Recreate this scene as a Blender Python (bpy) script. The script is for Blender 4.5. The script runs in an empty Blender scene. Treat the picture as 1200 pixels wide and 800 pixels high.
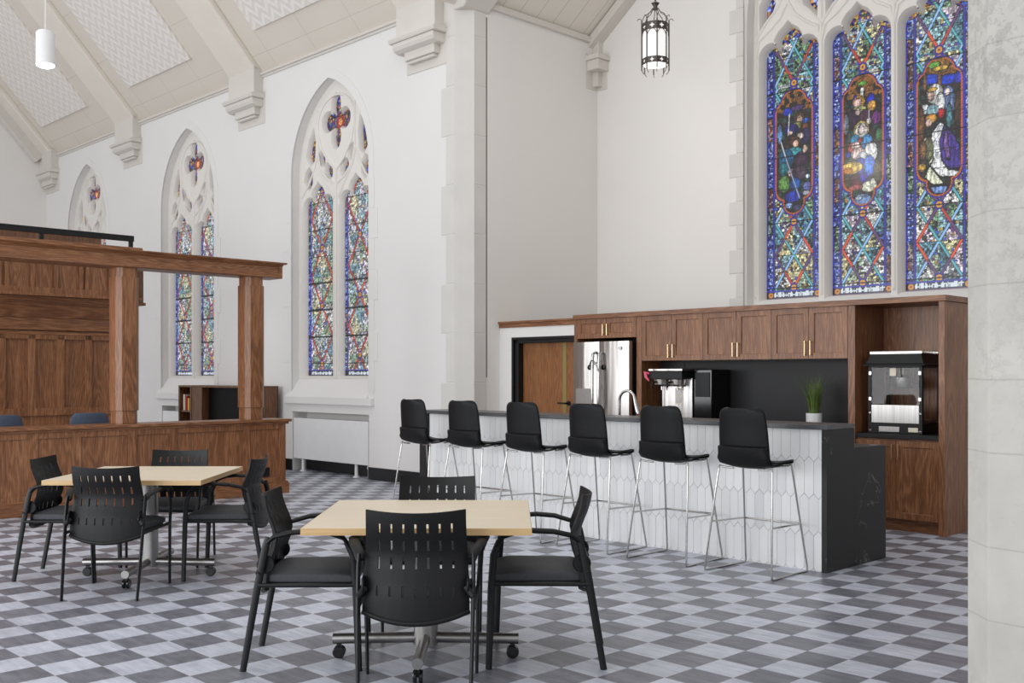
import bpy, bmesh, math, random
import numpy as np
from mathutils import Vector, Matrix
from mathutils.geometry import delaunay_2d_cdt
R = math.radians
PI = math.pi
random.seed(7)
SC = bpy.context.scene
COL = SC.collection
# building frame: a runs along the nave wall, d runs across it, z is up
U = Vector((.6988, -.7153, 0)); V = Vector((.7153, .6988, 0))
TH = math.atan2(-.7153, .6988)
def W(a, d, z=0.0): return Vector((a*U.x+d*V.x, a*U.y+d*V.y, z))

# ------------------------------------------------------------------ materials
def lin(c):
    c = c/255.0
    return c/12.92 if c <= .04045 else ((c+.055)/1.055)**2.4
def rgb(r, g, b): return (lin(r), lin(g), lin(b), 1.0)
class NT:
    def __init__(s, name):
        s.m = bpy.data.materials.new(name); s.m.use_nodes = True
        s.t = s.m.node_tree; s.n = s.t.nodes; s.b = s.n['Principled BSDF']
    def node(s, kind, **kw):
        n = s.n.new(kind)
        for k, v in kw.items():
            if k.startswith('_'): setattr(n, k[1:], v)
            else: n.inputs[k.replace('__', ' ')].default_value = v
        return n
    def link(s, a, b): s.t.links.new(a, b)
    def math(s, op, a, b=None, c=None):
        n = s.n.new('ShaderNodeMath'); n.operation = op
        for i, v in enumerate((a, b, c)):
            if v is None: continue
            if isinstance(v, (int, float)): n.inputs[i].default_value = v
            else: s.link(v, n.inputs[i])
        return n.outputs[0]
    def coords(s, scale=(1, 1, 1), loc=(0, 0, 0)):
        tc = s.n.new('ShaderNodeTexCoord'); mp = s.n.new('ShaderNodeMapping')
        mp.inputs['Scale'].default_value = scale; mp.inputs['Location'].default_value = loc
        s.link(tc.outputs['Object'], mp.inputs['Vector']); return mp.outputs[0]
    def noise(s, vec, scale, detail=3, rough=.5, dist=0):
        n = s.n.new('ShaderNodeTexNoise'); n.inputs['Scale'].default_value = scale
        n.inputs['Detail'].default_value = detail; n.inputs['Roughness'].default_value = rough
        n.inputs['Distortion'].default_value = dist
        s.link(vec, n.inputs['Vector']); return n.outputs[0]
    def ramp(s, fac, stops):
        n = s.n.new('ShaderNodeValToRGB'); e = n.color_ramp.elements
        e[0].position, e[0].color = stops[0]; e[1].position, e[1].color = stops[-1]
        for p, c in stops[1:-1]:
            x = e.new(p); x.color = c
        s.link(fac, n.inputs[0]); return n.outputs[0]
    def mix(s, fac, a, b, kind='MIX'):
        n = s.n.new('ShaderNodeMix'); n.data_type = 'RGBA'; n.blend_type = kind
        for sock, v in ((n.inputs[0], fac), (n.inputs[6], a), (n.inputs[7], b)):
            if isinstance(v, (int, float, tuple)): sock.default_value = v
            else: s.link(v, sock)
        return n.outputs[2]
    def bump(s, h, strength=.2, dist=.01):
        n = s.n.new('ShaderNodeBump'); n.inputs['Strength'].default_value = strength
        n.inputs['Distance'].default_value = dist; s.link(h, n.inputs['Height'])
        s.link(n.outputs[0], s.b.inputs['Normal'])
    def set(s, **kw):
        for k, v in kw.items(): s.b.inputs[k.replace('__', ' ')].default_value = v
        return s
def plain(name, col, rough=.5, metal=0.0, var=.06, scale=8.0, bump=0.0, spec=.5, **kw):
    m = NT(name); v = m.coords()
    f = m.noise(v, scale, 4)
    c2 = tuple(x*(1-var) for x in col[:3])+(1,); c1 = tuple(min(1, x*(1+var)) for x in col[:3])+(1,)
    m.link(m.ramp(f, [(.3, c2), (.7, c1)]), m.b.inputs['Base Color'])
    m.set(Roughness=rough, Metallic=metal, Specular__IOR__Level=spec, **kw)
    if bump: m.bump(m.noise(v, scale*12, 3), bump, .002)
    return m.m
def oak(name, axis, tone=1.0, off=0.0, base=((78, 47, 29), (126, 82, 53), (168, 120, 84))):
    m = NT(name)
    sc = [1.0, 1.0, 1.0]; sc[axis] = .10
    v = m.coords(tuple(sc), (off, off*1.7, off*.6))
    big = m.noise(v, 3.2, 3, .5, .6)
    w = m.math('SINE', m.math('MULTIPLY', big, 150.0))
    w = m.math('MULTIPLY_ADD', w, .5, .5)
    w = m.math('POWER', w, 1.6)
    sf = [64.0, 64.0, 64.0]; sf[axis] = 4.0
    vf = m.coords(tuple(sf), (off, off, off))
    fine = m.noise(vf, 1.6, 4, .65)
    slab = m.noise(v, 5.0, 1)
    f = m.math('ADD', m.math('MULTIPLY', w, .16), m.math('MULTIPLY', fine, .84))
    f = m.math('ADD', f, m.math('MULTIPLY_ADD', slab, .25, -.07))
    cs = [tuple(lin(x)*tone for x in c)+(1,) for c in base]
    m.link(m.ramp(f, [(.26, cs[0]), (.53, cs[1]), (.83, cs[2])]), m.b.inputs['Base Color'])
    m.set(Roughness=.38, Specular__IOR__Level=.5)
    m.bump(fine, .12, .002)
    return m.m
M = {}
M['wall'] = plain('white_plaster', rgb(223, 221, 219), .75, var=.012, scale=1.3, bump=.12, spec=.2)
M['warm'] = plain('warm_white_plaster', rgb(226, 223, 219), .75, var=.015, scale=1.1, bump=.12, spec=.2)
M['stonew'] = plain('painted_stone', rgb(210, 207, 202), .8, var=.03, scale=3, bump=.6, spec=.2)
M['trac'] = plain('painted_tracery', rgb(222, 218, 212), .7, var=.015, scale=3, bump=.1, spec=.25)
M['mould'] = plain('painted_moulding', rgb(208, 203, 196), .7, var=.02, scale=3, bump=.1, spec=.25)
M['black'] = plain('black_satin', rgb(16, 17, 19), .45, var=.1, spec=.35)
M['blackgloss'] = plain('black_gloss', rgb(12, 12, 14), .12, var=.1)
M['plastic'] = plain('black_plastic', rgb(13, 13, 15), .5, var=.06, scale=30, bump=.15, spec=.3)
M['shell'] = plain('black_shell_plastic', rgb(15, 16, 19), .48, var=.04, scale=30, bump=.08, spec=.22)
M['fabric'] = plain('black_seat_fabric', rgb(56, 58, 63), .6, var=.12, scale=60, bump=.4, spec=.5)
M['blue'] = plain('blue_grey_upholstery', rgb(78, 88, 106), .9, var=.08, scale=40, bump=.4, spec=.2)
M['chrome'] = plain('chrome', rgb(182, 180, 178), .16, 1.0, var=.03)
M['silver'] = plain('brushed_silver', rgb(150, 148, 146), .36, 1.0, var=.05, scale=20)
M['brass'] = plain('pale_brass', rgb(214, 190, 150), .28, 1.0, var=.03)
M['rib'] = plain('taupe_painted_rib', rgb(222, 215, 205), .75, var=.02, scale=3, spec=.2)
M['iron'] = plain('pewter_iron', rgb(88, 80, 78), .4, .8, var=.1)
M['whitepaint'] = plain('white_enamel', rgb(228, 228, 228), .4, var=.02)
M['baseb'] = plain('black_baseboard', rgb(20, 21, 24), .4, var=.08)
M['strip'] = plain('olive_edge_strip', rgb(140, 122, 70), .5)
M['screen'] = plain('dark_fire_glass', rgb(14, 12, 14), .4, spec=.1)
M['red'] = plain('red_cover', rgb(170, 40, 45), .5)
M['pink'] = plain('pink_ribbon', rgb(220, 90, 120), .6)
M['yellow'] = plain('yellow_cover', rgb(210, 170, 80), .5)
M['cream'] = plain('cream_cover', rgb(225, 215, 195), .5)
M['leaf'] = plain('grass_leaf', rgb(92, 114, 46), .5, var=.35, scale=14)
M['soil'] = plain('dark_soil', rgb(40, 30, 22), .9)
M['oakz'] = oak('oak_upright_grain', 2)
M['oakx'] = oak('oak_lengthwise_grain', 0, off=3.1)
M['oaky'] = oak('oak_crosswise_grain', 1, off=5.3)
M['oakdark'] = oak('oak_dark_stained', 2, .55, off=2.2)
M['oakdoor'] = oak('oak_honey_veneer', 2, 1.0, off=7.2, base=((98, 60, 32), (134, 86, 48), (160, 108, 64)))
# steel front with gently wavy sheet
m = NT('stainless_sheet'); v = m.coords((1, 1, .08))
m.link(m.ramp(m.noise(m.coords((80, 80, 1)), 1, 2), [(.3, rgb(176, 173, 171)), (.7, rgb(200, 197, 195))]), m.b.inputs['Base Color'])
m.set(Metallic=1.0, Roughness=.3); m.bump(m.noise(v, 6.0, 2, .5, .4), .6, .02); M['steel'] = m.m
# stone slab, charcoal with pale veins
m = NT('charcoal_stone'); v = m.coords((1, 1, 1.0))
n1 = m.noise(v, 1.6, 5, .6, 1.2)
vein = m.math('LESS_THAN', m.math('ABSOLUTE', m.math('SUBTRACT', n1, .5)), .0035)
gate = m.math('GREATER_THAN', m.noise(v, 2.3, 2), .5)
m.link(m.mix(m.math('MULTIPLY', m.math('MULTIPLY', vein, gate), .5), rgb(34, 34, 35), rgb(140, 135, 128)), m.b.inputs['Base Color'])
m.set(Roughness=.45, Specular__IOR__Level=.3); M['slab'] = m.m
M['slabplain'] = plain('black_honed_stone', rgb(34, 34, 36), .45, var=.06, scale=5, spec=.3)
M['slabtop'] = plain('grey_stone_top', rgb(74, 75, 78), .33, var=.1, scale=6)
# maple laminate
m = NT('pale_maple_laminate'); f = m.noise(m.coords((1.5, 28, 10)), 1.5, 4, .6)
m.link(m.ramp(f, [(.25, rgb(216, 201, 176)), (.75, rgb(230, 217, 194))]), m.b.inputs['Base Color'])
m.set(Roughness=.42); M['maple'] = m.m
m = NT('maple_edge_band'); f = m.noise(m.coords((3, 3, 60)), 1.5, 3)
m.link(m.ramp(f, [(.25, rgb(184, 150, 102)), (.75, rgb(204, 172, 124))]), m.b.inputs['Base Color'])
m.set(Roughness=.45); M['edge'] = m.m
# picket tile
m = NT('white_picket_tile'); g = m.n.new('ShaderNodeNewGeometry')
c = m.ramp(g.outputs['Random Per Island'], [(0, rgb(226, 227, 229)), (1, rgb(240, 240, 240))])
m.link(c, m.b.inputs['Base Color']); m.set(Roughness=.22); M['tile'] = m.m
M['grout'] = plain('grey_grout', rgb(176, 176, 178), .8)
# floor: nine-inch checker of streaky vinyl
m = NT('checker_vinyl'); S = .2283
tc = m.n.new('ShaderNodeTexCoord'); sx = m.n.new('ShaderNodeSeparateXYZ'); m.link(tc.outputs['Object'], sx.inputs[0])
ta = m.math('DIVIDE', m.math('ADD', sx.outputs[0], 2.553), S); td = m.math('DIVIDE', m.math('SUBTRACT', sx.outputs[1], 4.866), S)
fa = m.math('FLOOR', ta); fd = m.math('FLOOR', td)
par = m.math('ABSOLUTE', m.math('MODULO', m.math('ADD', fa, fd), 2.0))
par = m.math('GREATER_THAN', par, .5)
cb = m.n.new('ShaderNodeCombineXYZ'); m.link(fa, cb.inputs[0]); m.link(fd, cb.inputs[1])
wn = m.n.new('ShaderNodeTexWhiteNoise'); m.link(cb.outputs[0], wn.inputs['Vector'])
add = m.n.new('ShaderNodeVectorMath'); add.operation = 'ADD'
m.link(tc.outputs['Object'], add.inputs[0])
sc2 = m.n.new('ShaderNodeVectorMath'); sc2.operation = 'SCALE'; sc2.inputs['Scale'].default_value = 9.0
m.link(wn.outputs['Color'], sc2.inputs[0]); m.link(sc2.outputs[0], add.inputs[1])
mp = m.n.new('ShaderNodeMapping'); mp.inputs['Scale'].default_value = (3.0, 22, 1); m.link(add.outputs[0], mp.inputs[0])
st = m.noise(mp.outputs[0], 1.3, 5, .62)
st2 = m.noise(add.outputs[0], 9.0, 4, .6)
stx = m.math('ADD', m.math('MULTIPLY', st, .62), m.math('MULTIPLY', st2, .38))
dk = m.ramp(stx, [(.32, rgb(92, 93, 102)), (.68, rgb(134, 135, 145))])
lt = m.ramp(stx, [(.32, rgb(166, 170, 182)), (.68, rgb(208, 211, 223))])
c = m.mix(par, dk, lt)
tone = m.math('MULTIPLY_ADD', wn.outputs['Value'], .16, .92)
c = m.mix(1.0, c, tone, 'MULTIPLY')
m.link(c, m.b.inputs['Base Color']); m.set(Roughness=.36, Specular__IOR__Level=.42)
def edge(t): 
    f = m.math('FRACT', t); return m.math('MINIMUM', f, m.math('SUBTRACT', 1.0, f))
ed = m.math('MINIMUM', edge(ta), edge(td))
m.bump(m.math('MINIMUM', m.math('MULTIPLY', ed, 60.0), 1.0), .25, .001)
M['floor'] = m.m
# ceilings
def boardceil(name, base, axis, pitch, off, dark=.72, wd=.02, axis2=None, p2=1, o2=0):
    m = NT(name); tc = m.n.new('ShaderNodeTexCoord'); s = m.n.new('ShaderNodeSeparateXYZ'); m.link(tc.outputs['Object'], s.inputs[0])
    def line(ax, p, o, w):
        f = m.math('FRACT', m.math('DIVIDE', m.math('ADD', s.outputs[ax], o), p)); return m.math('LESS_THAN', f, w)
    l = line(axis, pitch, off, wd)
    if axis2 is not None: l = m.math('MAXIMUM', l, line(axis2, p2, o2, .008))
    n = m.noise(m.coords(), 1.2, 2)
    b = m.ramp(n, [(.3, tuple(x*.97 for x in base[:3])+(1,)), (.7, base)])
    m.link(m.mix(m.math('MULTIPLY', l, 1-dark), b, tuple(x*.35 for x in base[:3])+(1,)), m.b.inputs['Base Color'])
    m.set(Roughness=.8, Specular__IOR__Level=.2); return m.m
M['ceil'] = boardceil('taupe_ceiling_board', rgb(216, 208, 197), 0, 1.075, 19.27, .6, .008, 1, .62, .32)
M['ceil2'] = boardceil('cream_plank_ceiling', rgb(222, 216, 206), 1, .31, .1, .45, .03)
m = NT('white_chevron_acoustic'); tc = m.n.new('ShaderNodeTexCoord'); s = m.n.new('ShaderNodeSeparateXYZ'); m.link(tc.outputs['Object'], s.inputs[0])
tri = m.math('ABSOLUTE', m.math('SUBTRACT', m.math('FRACT', m.math('MULTIPLY', s.outputs[0], 3.8)), .5))
h = m.math('SINE', m.math('MULTIPLY', m.math('ADD', m.math('MULTIPLY', s.outputs[1], 1.0), m.math('MULTIPLY', tri, .2)), 56.0))
m.link(m.mix(m.math('MULTIPLY_ADD', h, .5, .5), rgb(216, 210, 203), rgb(230, 225, 220)), m.b.inputs['Base Color'])
m.set(Roughness=.8); m.bump(h, .3, .01); M['chev'] = m.m
# rough foreground pier stone with block joints
m = NT('pale_ashlar'); tc = m.n.new('ShaderNodeTexCoord'); s = m.n.new('ShaderNodeSeparateXYZ'); m.link(tc.outputs['Object'], s.inputs[0])
v = m.coords(); wob = m.noise(v, 1.5, 2)
zz = m.math('ADD', s.outputs[2], m.math('MULTIPLY', wob, .03))
f1 = m.math('FRACT', m.math('DIVIDE', m.math('ADD', zz, .375), .5875))
def near(f, c, w): return m.math('LESS_THAN', m.math('ABSOLUTE', m.math('SUBTRACT', f, c)), w)
j = m.math('MAXIMUM', near(f1, .08, .0042), near(f1, .64, .0042))
nz = m.noise(v, 3.0, 5, .6); pit = m.noise(v, 22.0, 6, .75); gate = m.noise(v, 1.7, 2)
b = m.ramp(nz, [(.3, rgb(176, 173, 167)), (.7, rgb(190, 187, 180))])
m.link(m.mix(m.math('MULTIPLY', j, .4), b, rgb(150, 146, 138)), m.b.inputs['Base Color'])
m.set(Roughness=.9, Specular__IOR__Level=.15)
hh = m.math('MULTIPLY', m.math('MAXIMUM', m.math('SUBTRACT', pit, .5), 0.0), m.math('MAXIMUM', m.math('SUBTRACT', gate, .42), .03))
hh = m.math('SUBTRACT', m.math('MULTIPLY', hh, 14.0), m.math('MULTIPLY', j, 1.2))
m.bump(hh, .6, .010); M['ashlar'] = m.m
def emis(name, col, st):
    m = NT(name); m.set(Base__Color=col, Emission__Color=col, Emission__Strength=st); return m.m
M['lampglass'] = emis('lit_lantern_glass', (1, .98, .95, 1), .72); M['lampglass'].node_tree.nodes['Principled BSDF'].inputs['Base Color'].default_value = (.3, .3, .3, 1)
M['lampend'] = emis('lit_lamp_lens', (1, 1, 1, 1), 6.0)
def vcolmat(name, strength):
    m = NT(name); a = m.n.new('ShaderNodeVertexColor'); a.layer_name = 'Col'
    m.link(a.outputs[0], m.b.inputs['Emission Color']); m.set(Emission__Strength=strength, Base__Color=(.01, .01, .01, 1), Roughness=.25)
    return m.m
M['stained'] = vcolmat('leaded_stained_glass', 1.0)
m = NT('clear_glass'); tr = m.n.new('ShaderNodeBsdfTransparent'); gl = m.n.new('ShaderNodeBsdfGlossy'); mx = m.n.new('ShaderNodeMixShader')
gl.inputs['Roughness'].default_value = .03; fr = m.n.new('ShaderNodeFresnel'); fr.inputs[0].default_value = 1.45
tr.inputs[0].default_value = (.9, .9, .9, 1)
geo = m.n.new('ShaderNodeNewGeometry'); m.link(m.math('MULTIPLY', fr.outputs[0], m.math('SUBTRACT', 1.0, geo.outputs['Backfacing'])), mx.inputs[0]); m.link(tr.outputs[0], mx.inputs[1]); m.link(gl.outputs[0], mx.inputs[2])
m.link(mx.outputs[0], m.n['Material Output'].inputs[0]); M['glass'] = m.m

# ------------------------------------------------------------------ mesh collector
class MB:
    def __init__(s): s.v = []; s.f = []
    def add(s, vs, fs):
        o = len(s.v); s.v += [tuple(p) for p in vs]; s.f += [tuple(i+o for i in f) for f in fs]; return s
    def box(s, x0, x1, y0, y1, z0, z1):
        return s.add([(x0, y0, z0), (x1, y0, z0), (x1, y1, z0), (x0, y1, z0), (x0, y0, z1), (x1, y0, z1), (x1, y1, z1), (x0, y1, z1)],
                     [(0, 3, 2, 1), (4, 5, 6, 7), (0, 1, 5, 4), (1, 2, 6, 5), (2, 3, 7, 6), (3, 0, 4, 7)])
    def prism(s, poly, axis, lo, hi):
        def P(p, t):
            if axis == 0: return (t, p[0], p[1])
            if axis == 1: return (p[0], t, p[1])
            return (p[0], p[1], t)
        n = len(poly)
        vs = [P(p, lo) for p in poly]+[P(p, hi) for p in poly]
        fs = [tuple(range(n))[::-1], tuple(range(n, 2*n))]+[(i, (i+1) % n, n+(i+1) % n, n+i) for i in range(n)]
        return s.add(vs, fs)
    def hexa(s, q): # 8 points: bottom 4, top 4
        return s.add(q, [(0, 3, 2, 1), (4, 5, 6, 7), (0, 1, 5, 4), (1, 2, 6, 5), (2, 3, 7, 6), (3, 0, 4, 7)])
    def tube(s, pts, r, n=8, closed=False, flat=None, up=None):
        pts = [Vector(p) for p in pts]; m = len(pts)
        rs = r if isinstance(r, (list, tuple)) else [r]*m
        vs = []; prev = None
        for i in range(m):
            if closed: t = (pts[(i+1) % m]-pts[i-1]).normalized()
            else: t = (pts[min(i+1, m-1)]-pts[max(i-1, 0)]).normalized()
            if up is not None: a = Vector(up)-t*Vector(up).dot(t)
            elif prev is None: a = t.orthogonal()
            else: a = prev-t*prev.dot(t)
            if a.length < 1e-6: a = t.orthogonal()
            a.normalize(); prev = a; b = t.cross(a)
            for k in range(n):
                an = 2*PI*k/n
                vs.append(pts[i]+(a*math.cos(an)*(flat if flat else 1)+b*math.sin(an))*rs[i])
        fs = []
        for i in range(m if closed else m-1):
            for k in range(n):
                j = (i+1) % m
                fs.append((i*n+k, i*n+(k+1) % n, j*n+(k+1) % n, j*n+k))
        if not closed: fs += [tuple(range(n))[::-1], tuple(range((m-1)*n, m*n))]
        return s.add(vs, fs)
    def lathe(s, prof, c=(0, 0, 0), n=24, cap=True):
        vs = [(c[0]+r*math.cos(2*PI*k/n), c[1]+r*math.sin(2*PI*k/n), c[2]+z) for r, z in prof for k in range(n)]
        m = len(prof); fs = [(i*n+k, i*n+(k+1) % n, (i+1)*n+(k+1) % n, (i+1)*n+k) for i in range(m-1) for k in range(n)]
        if cap: fs += [tuple(range(n))[::-1], tuple(range((m-1)*n, m*n))]
        return s.add(vs, fs)
    def plate(s, outer, holes, y0, y1, ch=0.0, cho=None):
        # flat slab in the x-z plane with holes; ch = chamfer into the holes from the y0 face
        def off(poly, c):
            n = len(poly); out = []
            ar = sum(poly[i][0]*poly[(i+1) % n][1]-poly[(i+1) % n][0]*poly[i][1] for i in range(n))
            sg = 1 if ar > 0 else -1
            for i in range(n):
                p, q, r_ = Vector(poly[i-1]), Vector(poly[i]), Vector(poly[(i+1) % n])
                e1 = (q-p).normalized(); e2 = (r_-q).normalized()
                n1 = Vector((e1.y, -e1.x))*sg; n2 = Vector((e2.y, -e2.x))*sg
                b = n1+n2
                if b.length < 1e-4: b = n1.copy()
                b.normalize(); k = c/max(.5, b.dot(n1))
                out.append(tuple(q+b*k))
            return out
        front = [outer]+([off(h, cho if cho is not None else ch) for h in holes] if ch else list(holes)); back = [outer]+list(holes)
        for rings, y, flip in ((front, y0, False), (back, y1, True)):
            allp = []; eds = []
            for r_ in rings:
                o = len(allp); k = len(r_); allp += [Vector((p[0], p[1])) for p in r_]; eds += [(o+i, o+(i+1) % k) for i in range(k)]
            pts, _, tri, _, _, _ = delaunay_2d_cdt(allp, eds, [], 0, 1e-6)
            def ins(r_, x, z):
                c = False
                for i in range(len(r_)):
                    x0, z0 = r_[i]; x1, z1 = r_[i-1]
                    if (z0 > z) != (z1 > z) and x < (x1-x0)*(z-z0)/(z1-z0)+x0: c = not c
                return c
            vs = [(p.x, y, p.y) for p in pts]; fs = []
            for t in tri:
                a, b, c = (pts[i] for i in t); cx, cz = (a.x+b.x+c.x)/3, (a.y+b.y+c.y)/3
                if not ins(rings[0], cx, cz) or any(ins(h, cx, cz) for h in rings[1:]): continue
                fs.append(tuple(t) if not flip else tuple(t)[::-1])
            s.add(vs, fs)
        n = len(outer)
        s.add([(p[0], y0, p[1]) for p in outer]+[(p[0], y1, p[1]) for p in outer], [(i, (i+1) % n, n+(i+1) % n, n+i) for i in range(n)])
        for hi, h in enumerate(holes):
            n = len(h); f = front[hi+1]
            if ch:
                s.add([(p[0], y0, p[1]) for p in f]+[(p[0], y0+ch, p[1]) for p in h]+[(p[0], y1, p[1]) for p in h],
                      [(i+o, (i+1) % n+o, n+(i+1) % n+o, n+i+o) for i in range(n) for o in (0, n)])
            else:
                s.add([(p[0], y0, p[1]) for p in h]+[(p[0], y1, p[1]) for p in h], [(i, (i+1) % n, n+(i+1) % n, n+i) for i in range(n)])
        return s
ORG = {}
def obj(name, mb, mat, parent=None, bevel=0.0, smooth=None, origin=None, local=False, fix=True):
    """link one mesh; coordinates of mb are (a, d, z) of the building unless local"""
    if parent is not None: o0 = ORG[parent.name]
    elif origin is not None: o0 = origin
    else: o0 = (0, 0, 0)
    me = bpy.data.meshes.new(name)
    vs = mb.v if local else [(p[0]-o0[0], p[1]-o0[1], p[2]-o0[2]) for p in mb.v]
    me.from_pydata([tuple(p) for p in vs], [], mb.f); me.update()
    if fix:
        bm = bmesh.new(); bm.from_mesh(me); bmesh.ops.recalc_face_normals(bm, faces=bm.faces); bm.to_mesh(me); bm.free()
    o = bpy.data.objects.new(name, me); COL.objects.link(o)
    me.materials.append(M[mat] if isinstance(mat, str) else mat)
    if smooth:
        me.shade_smooth(); me.set_sharp_from_angle(angle=R(smooth))
    if bevel:
        b = o.modifiers.new('bevel', 'BEVEL'); b.width = bevel; b.segments = 2; b.limit_method = 'ANGLE'; b.angle_limit = R(40)
    if parent is not None: o.parent = parent
    elif not local:
        o.location = W(*o0); o.rotation_euler = (0, 0, TH)
    ORG[o.name] = o0
    return o
def tag(o, label=None, cat=None, group=None, kind=None):
    if label: o['label'] = label
    if cat: o['category'] = cat
    if group: o['group'] = group
    if kind: o['kind'] = kind
    return o
def struct(name, mb, mat, **kw):
    o = obj(name, mb, mat, **kw)
    if o.parent is None: o['kind'] = 'structure'
    return o
def thing(name, label, cat, org=(0, 0, 0), group=None, loc=None, rot=None, kind=None):
    o = bpy.data.objects.new(name, None); COL.objects.link(o); o.empty_display_size = .1
    if loc is not None: o.location = loc; o.rotation_euler = (0, 0, rot or 0); ORG[o.name] = (0, 0, 0)
    else: o.location = W(*org); o.rotation_euler = (0, 0, TH if rot is None else rot); ORG[o.name] = org
    return tag(o, label, cat, group, kind)
def dup(root, loc, rot=None, label=None, group=None):
    def cp(o, par):
        c = o.copy(); COL.objects.link(c); c.parent = par
        for ch in o.children: cp(ch, c)
        return c
    r = cp(root, None); r.location = loc
    if rot is not None: r.rotation_euler = (0, 0, rot)
    if label: r['label'] = label
    if group: r['group'] = group
    return r
def arc(cx, cz, r, a0, a1, n):
    return [(cx+r*math.cos(a0+(a1-a0)*i/n), cz+r*math.sin(a0+(a1-a0)*i/n)) for i in range(n+1)]
def gothic(x0, x1, z0, zs, rise, n=14):
    """outline of a pointed opening, counter-clockwise from the lower left"""
    w = (x1-x0)/2; r = (rise*rise+w*w)/(2*w); cx = (x0+x1)/2
    th = math.asin(min(1, rise/r))
    right = arc(x1-r, zs, r, 0, th, n); left = [(2*cx-p[0], p[1]) for p in right][::-1]
    return [(x0, z0), (x1, z0)]+right+left[1:]
def ellipse(cx, cz, rx, rz, rot=0, n=14):
    return [(cx+rx*math.cos(t)*math.cos(rot)-rz*math.sin(t)*math.sin(rot), cz+rx*math.cos(t)*math.sin(rot)+rz*math.sin(t)*math.cos(rot))
            for t in (2*PI*i/n for i in range(n))]
# ------------------------------------------------------------------ stained glass painting (a colour per vertex: the glass itself)
def srgb2lin(a):
    a = np.clip(a, 0, 255)/255.0
    return np.where(a <= .04045, a/12.92, ((a+.055)/1.055)**2.4)
def hash2(i, j, k):
    h = np.sin(i*127.1+j*311.7+k*74.7)*43758.5453
    return h-np.floor(h)
def voro(X, Z, cell, seed=0, ax=1.0):
    gx = X/cell; gz = Z/(cell*ax); ix = np.floor(gx); iz = np.floor(gz)
    d1 = np.full(X.shape, 9.0); d2 = np.full(X.shape, 9.0); idv = np.zeros(X.shape)
    for dx in (-1, 0, 1):
        for dz in (-1, 0, 1):
            cx = ix+dx; cz = iz+dz
            px = cx+.15+.7*hash2(cx, cz, seed); pz = cz+.15+.7*hash2(cx, cz, seed+5)
            dd = np.hypot(gx-px, gz-pz); hid = hash2(cx, cz, seed+11)
            near = dd < d1
            d2 = np.where(near, d1, np.minimum(d2, dd)); idv = np.where(near, hid, idv); d1 = np.where(near, dd, d1)
    return idv, d2-d1
PAL = {
 'pale': np.array([(168, 188, 160), (150, 196, 205), (214, 208, 160), (214, 200, 214), (225, 225, 220), (120, 160, 120), (96, 150, 170), (196, 200, 205)], float),
 'blue': np.array([(40, 50, 150), (80, 110, 200), (60, 60, 130), (150, 170, 225), (30, 40, 110)], float),
 'green': np.array([(40, 70, 50), (90, 120, 90), (30, 50, 45), (140, 160, 130)], float),
 'brown': np.array([(110, 70, 40), (150, 100, 50), (70, 40, 35), (90, 60, 90)], float),
 'gold': np.array([(200, 140, 50), (230, 180, 70), (120, 70, 40)], float),
 'deep': np.array([(30, 40, 120), (60, 90, 190), (170, 120, 60), (60, 70, 60), (110, 60, 120), (190, 160, 80)], float)}
def pick(pal, h):
    p = PAL[pal]; return p[np.minimum((h*len(p)).astype(int), len(p)-1)]
def put(C, mask, col, a=1.0):
    C[mask] = C[mask]*(1-a)+np.asarray(col, float)*a
def polymask(X, Z, poly):
    ins = np.zeros(X.shape, bool); de = np.full(X.shape, 9.0); n = len(poly)
    for i in range(n):
        x0, z0 = poly[i]; x1, z1 = poly[(i+1) % n]
        if abs(z1-z0) > 1e-9:
            c = ((z0 > Z) != (z1 > Z)) & (X < (x1-x0)*(Z-z0)/(z1-z0)+x0); ins ^= c
        L2 = (x1-x0)**2+(z1-z0)**2+1e-12
        t = np.clip(((X-x0)*(x1-x0)+(Z-z0)*(z1-z0))/L2, 0, 1)
        de = np.minimum(de, np.hypot(X-x0-t*(x1-x0), Z-z0-t*(z1-z0)))
    return ins, de
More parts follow.
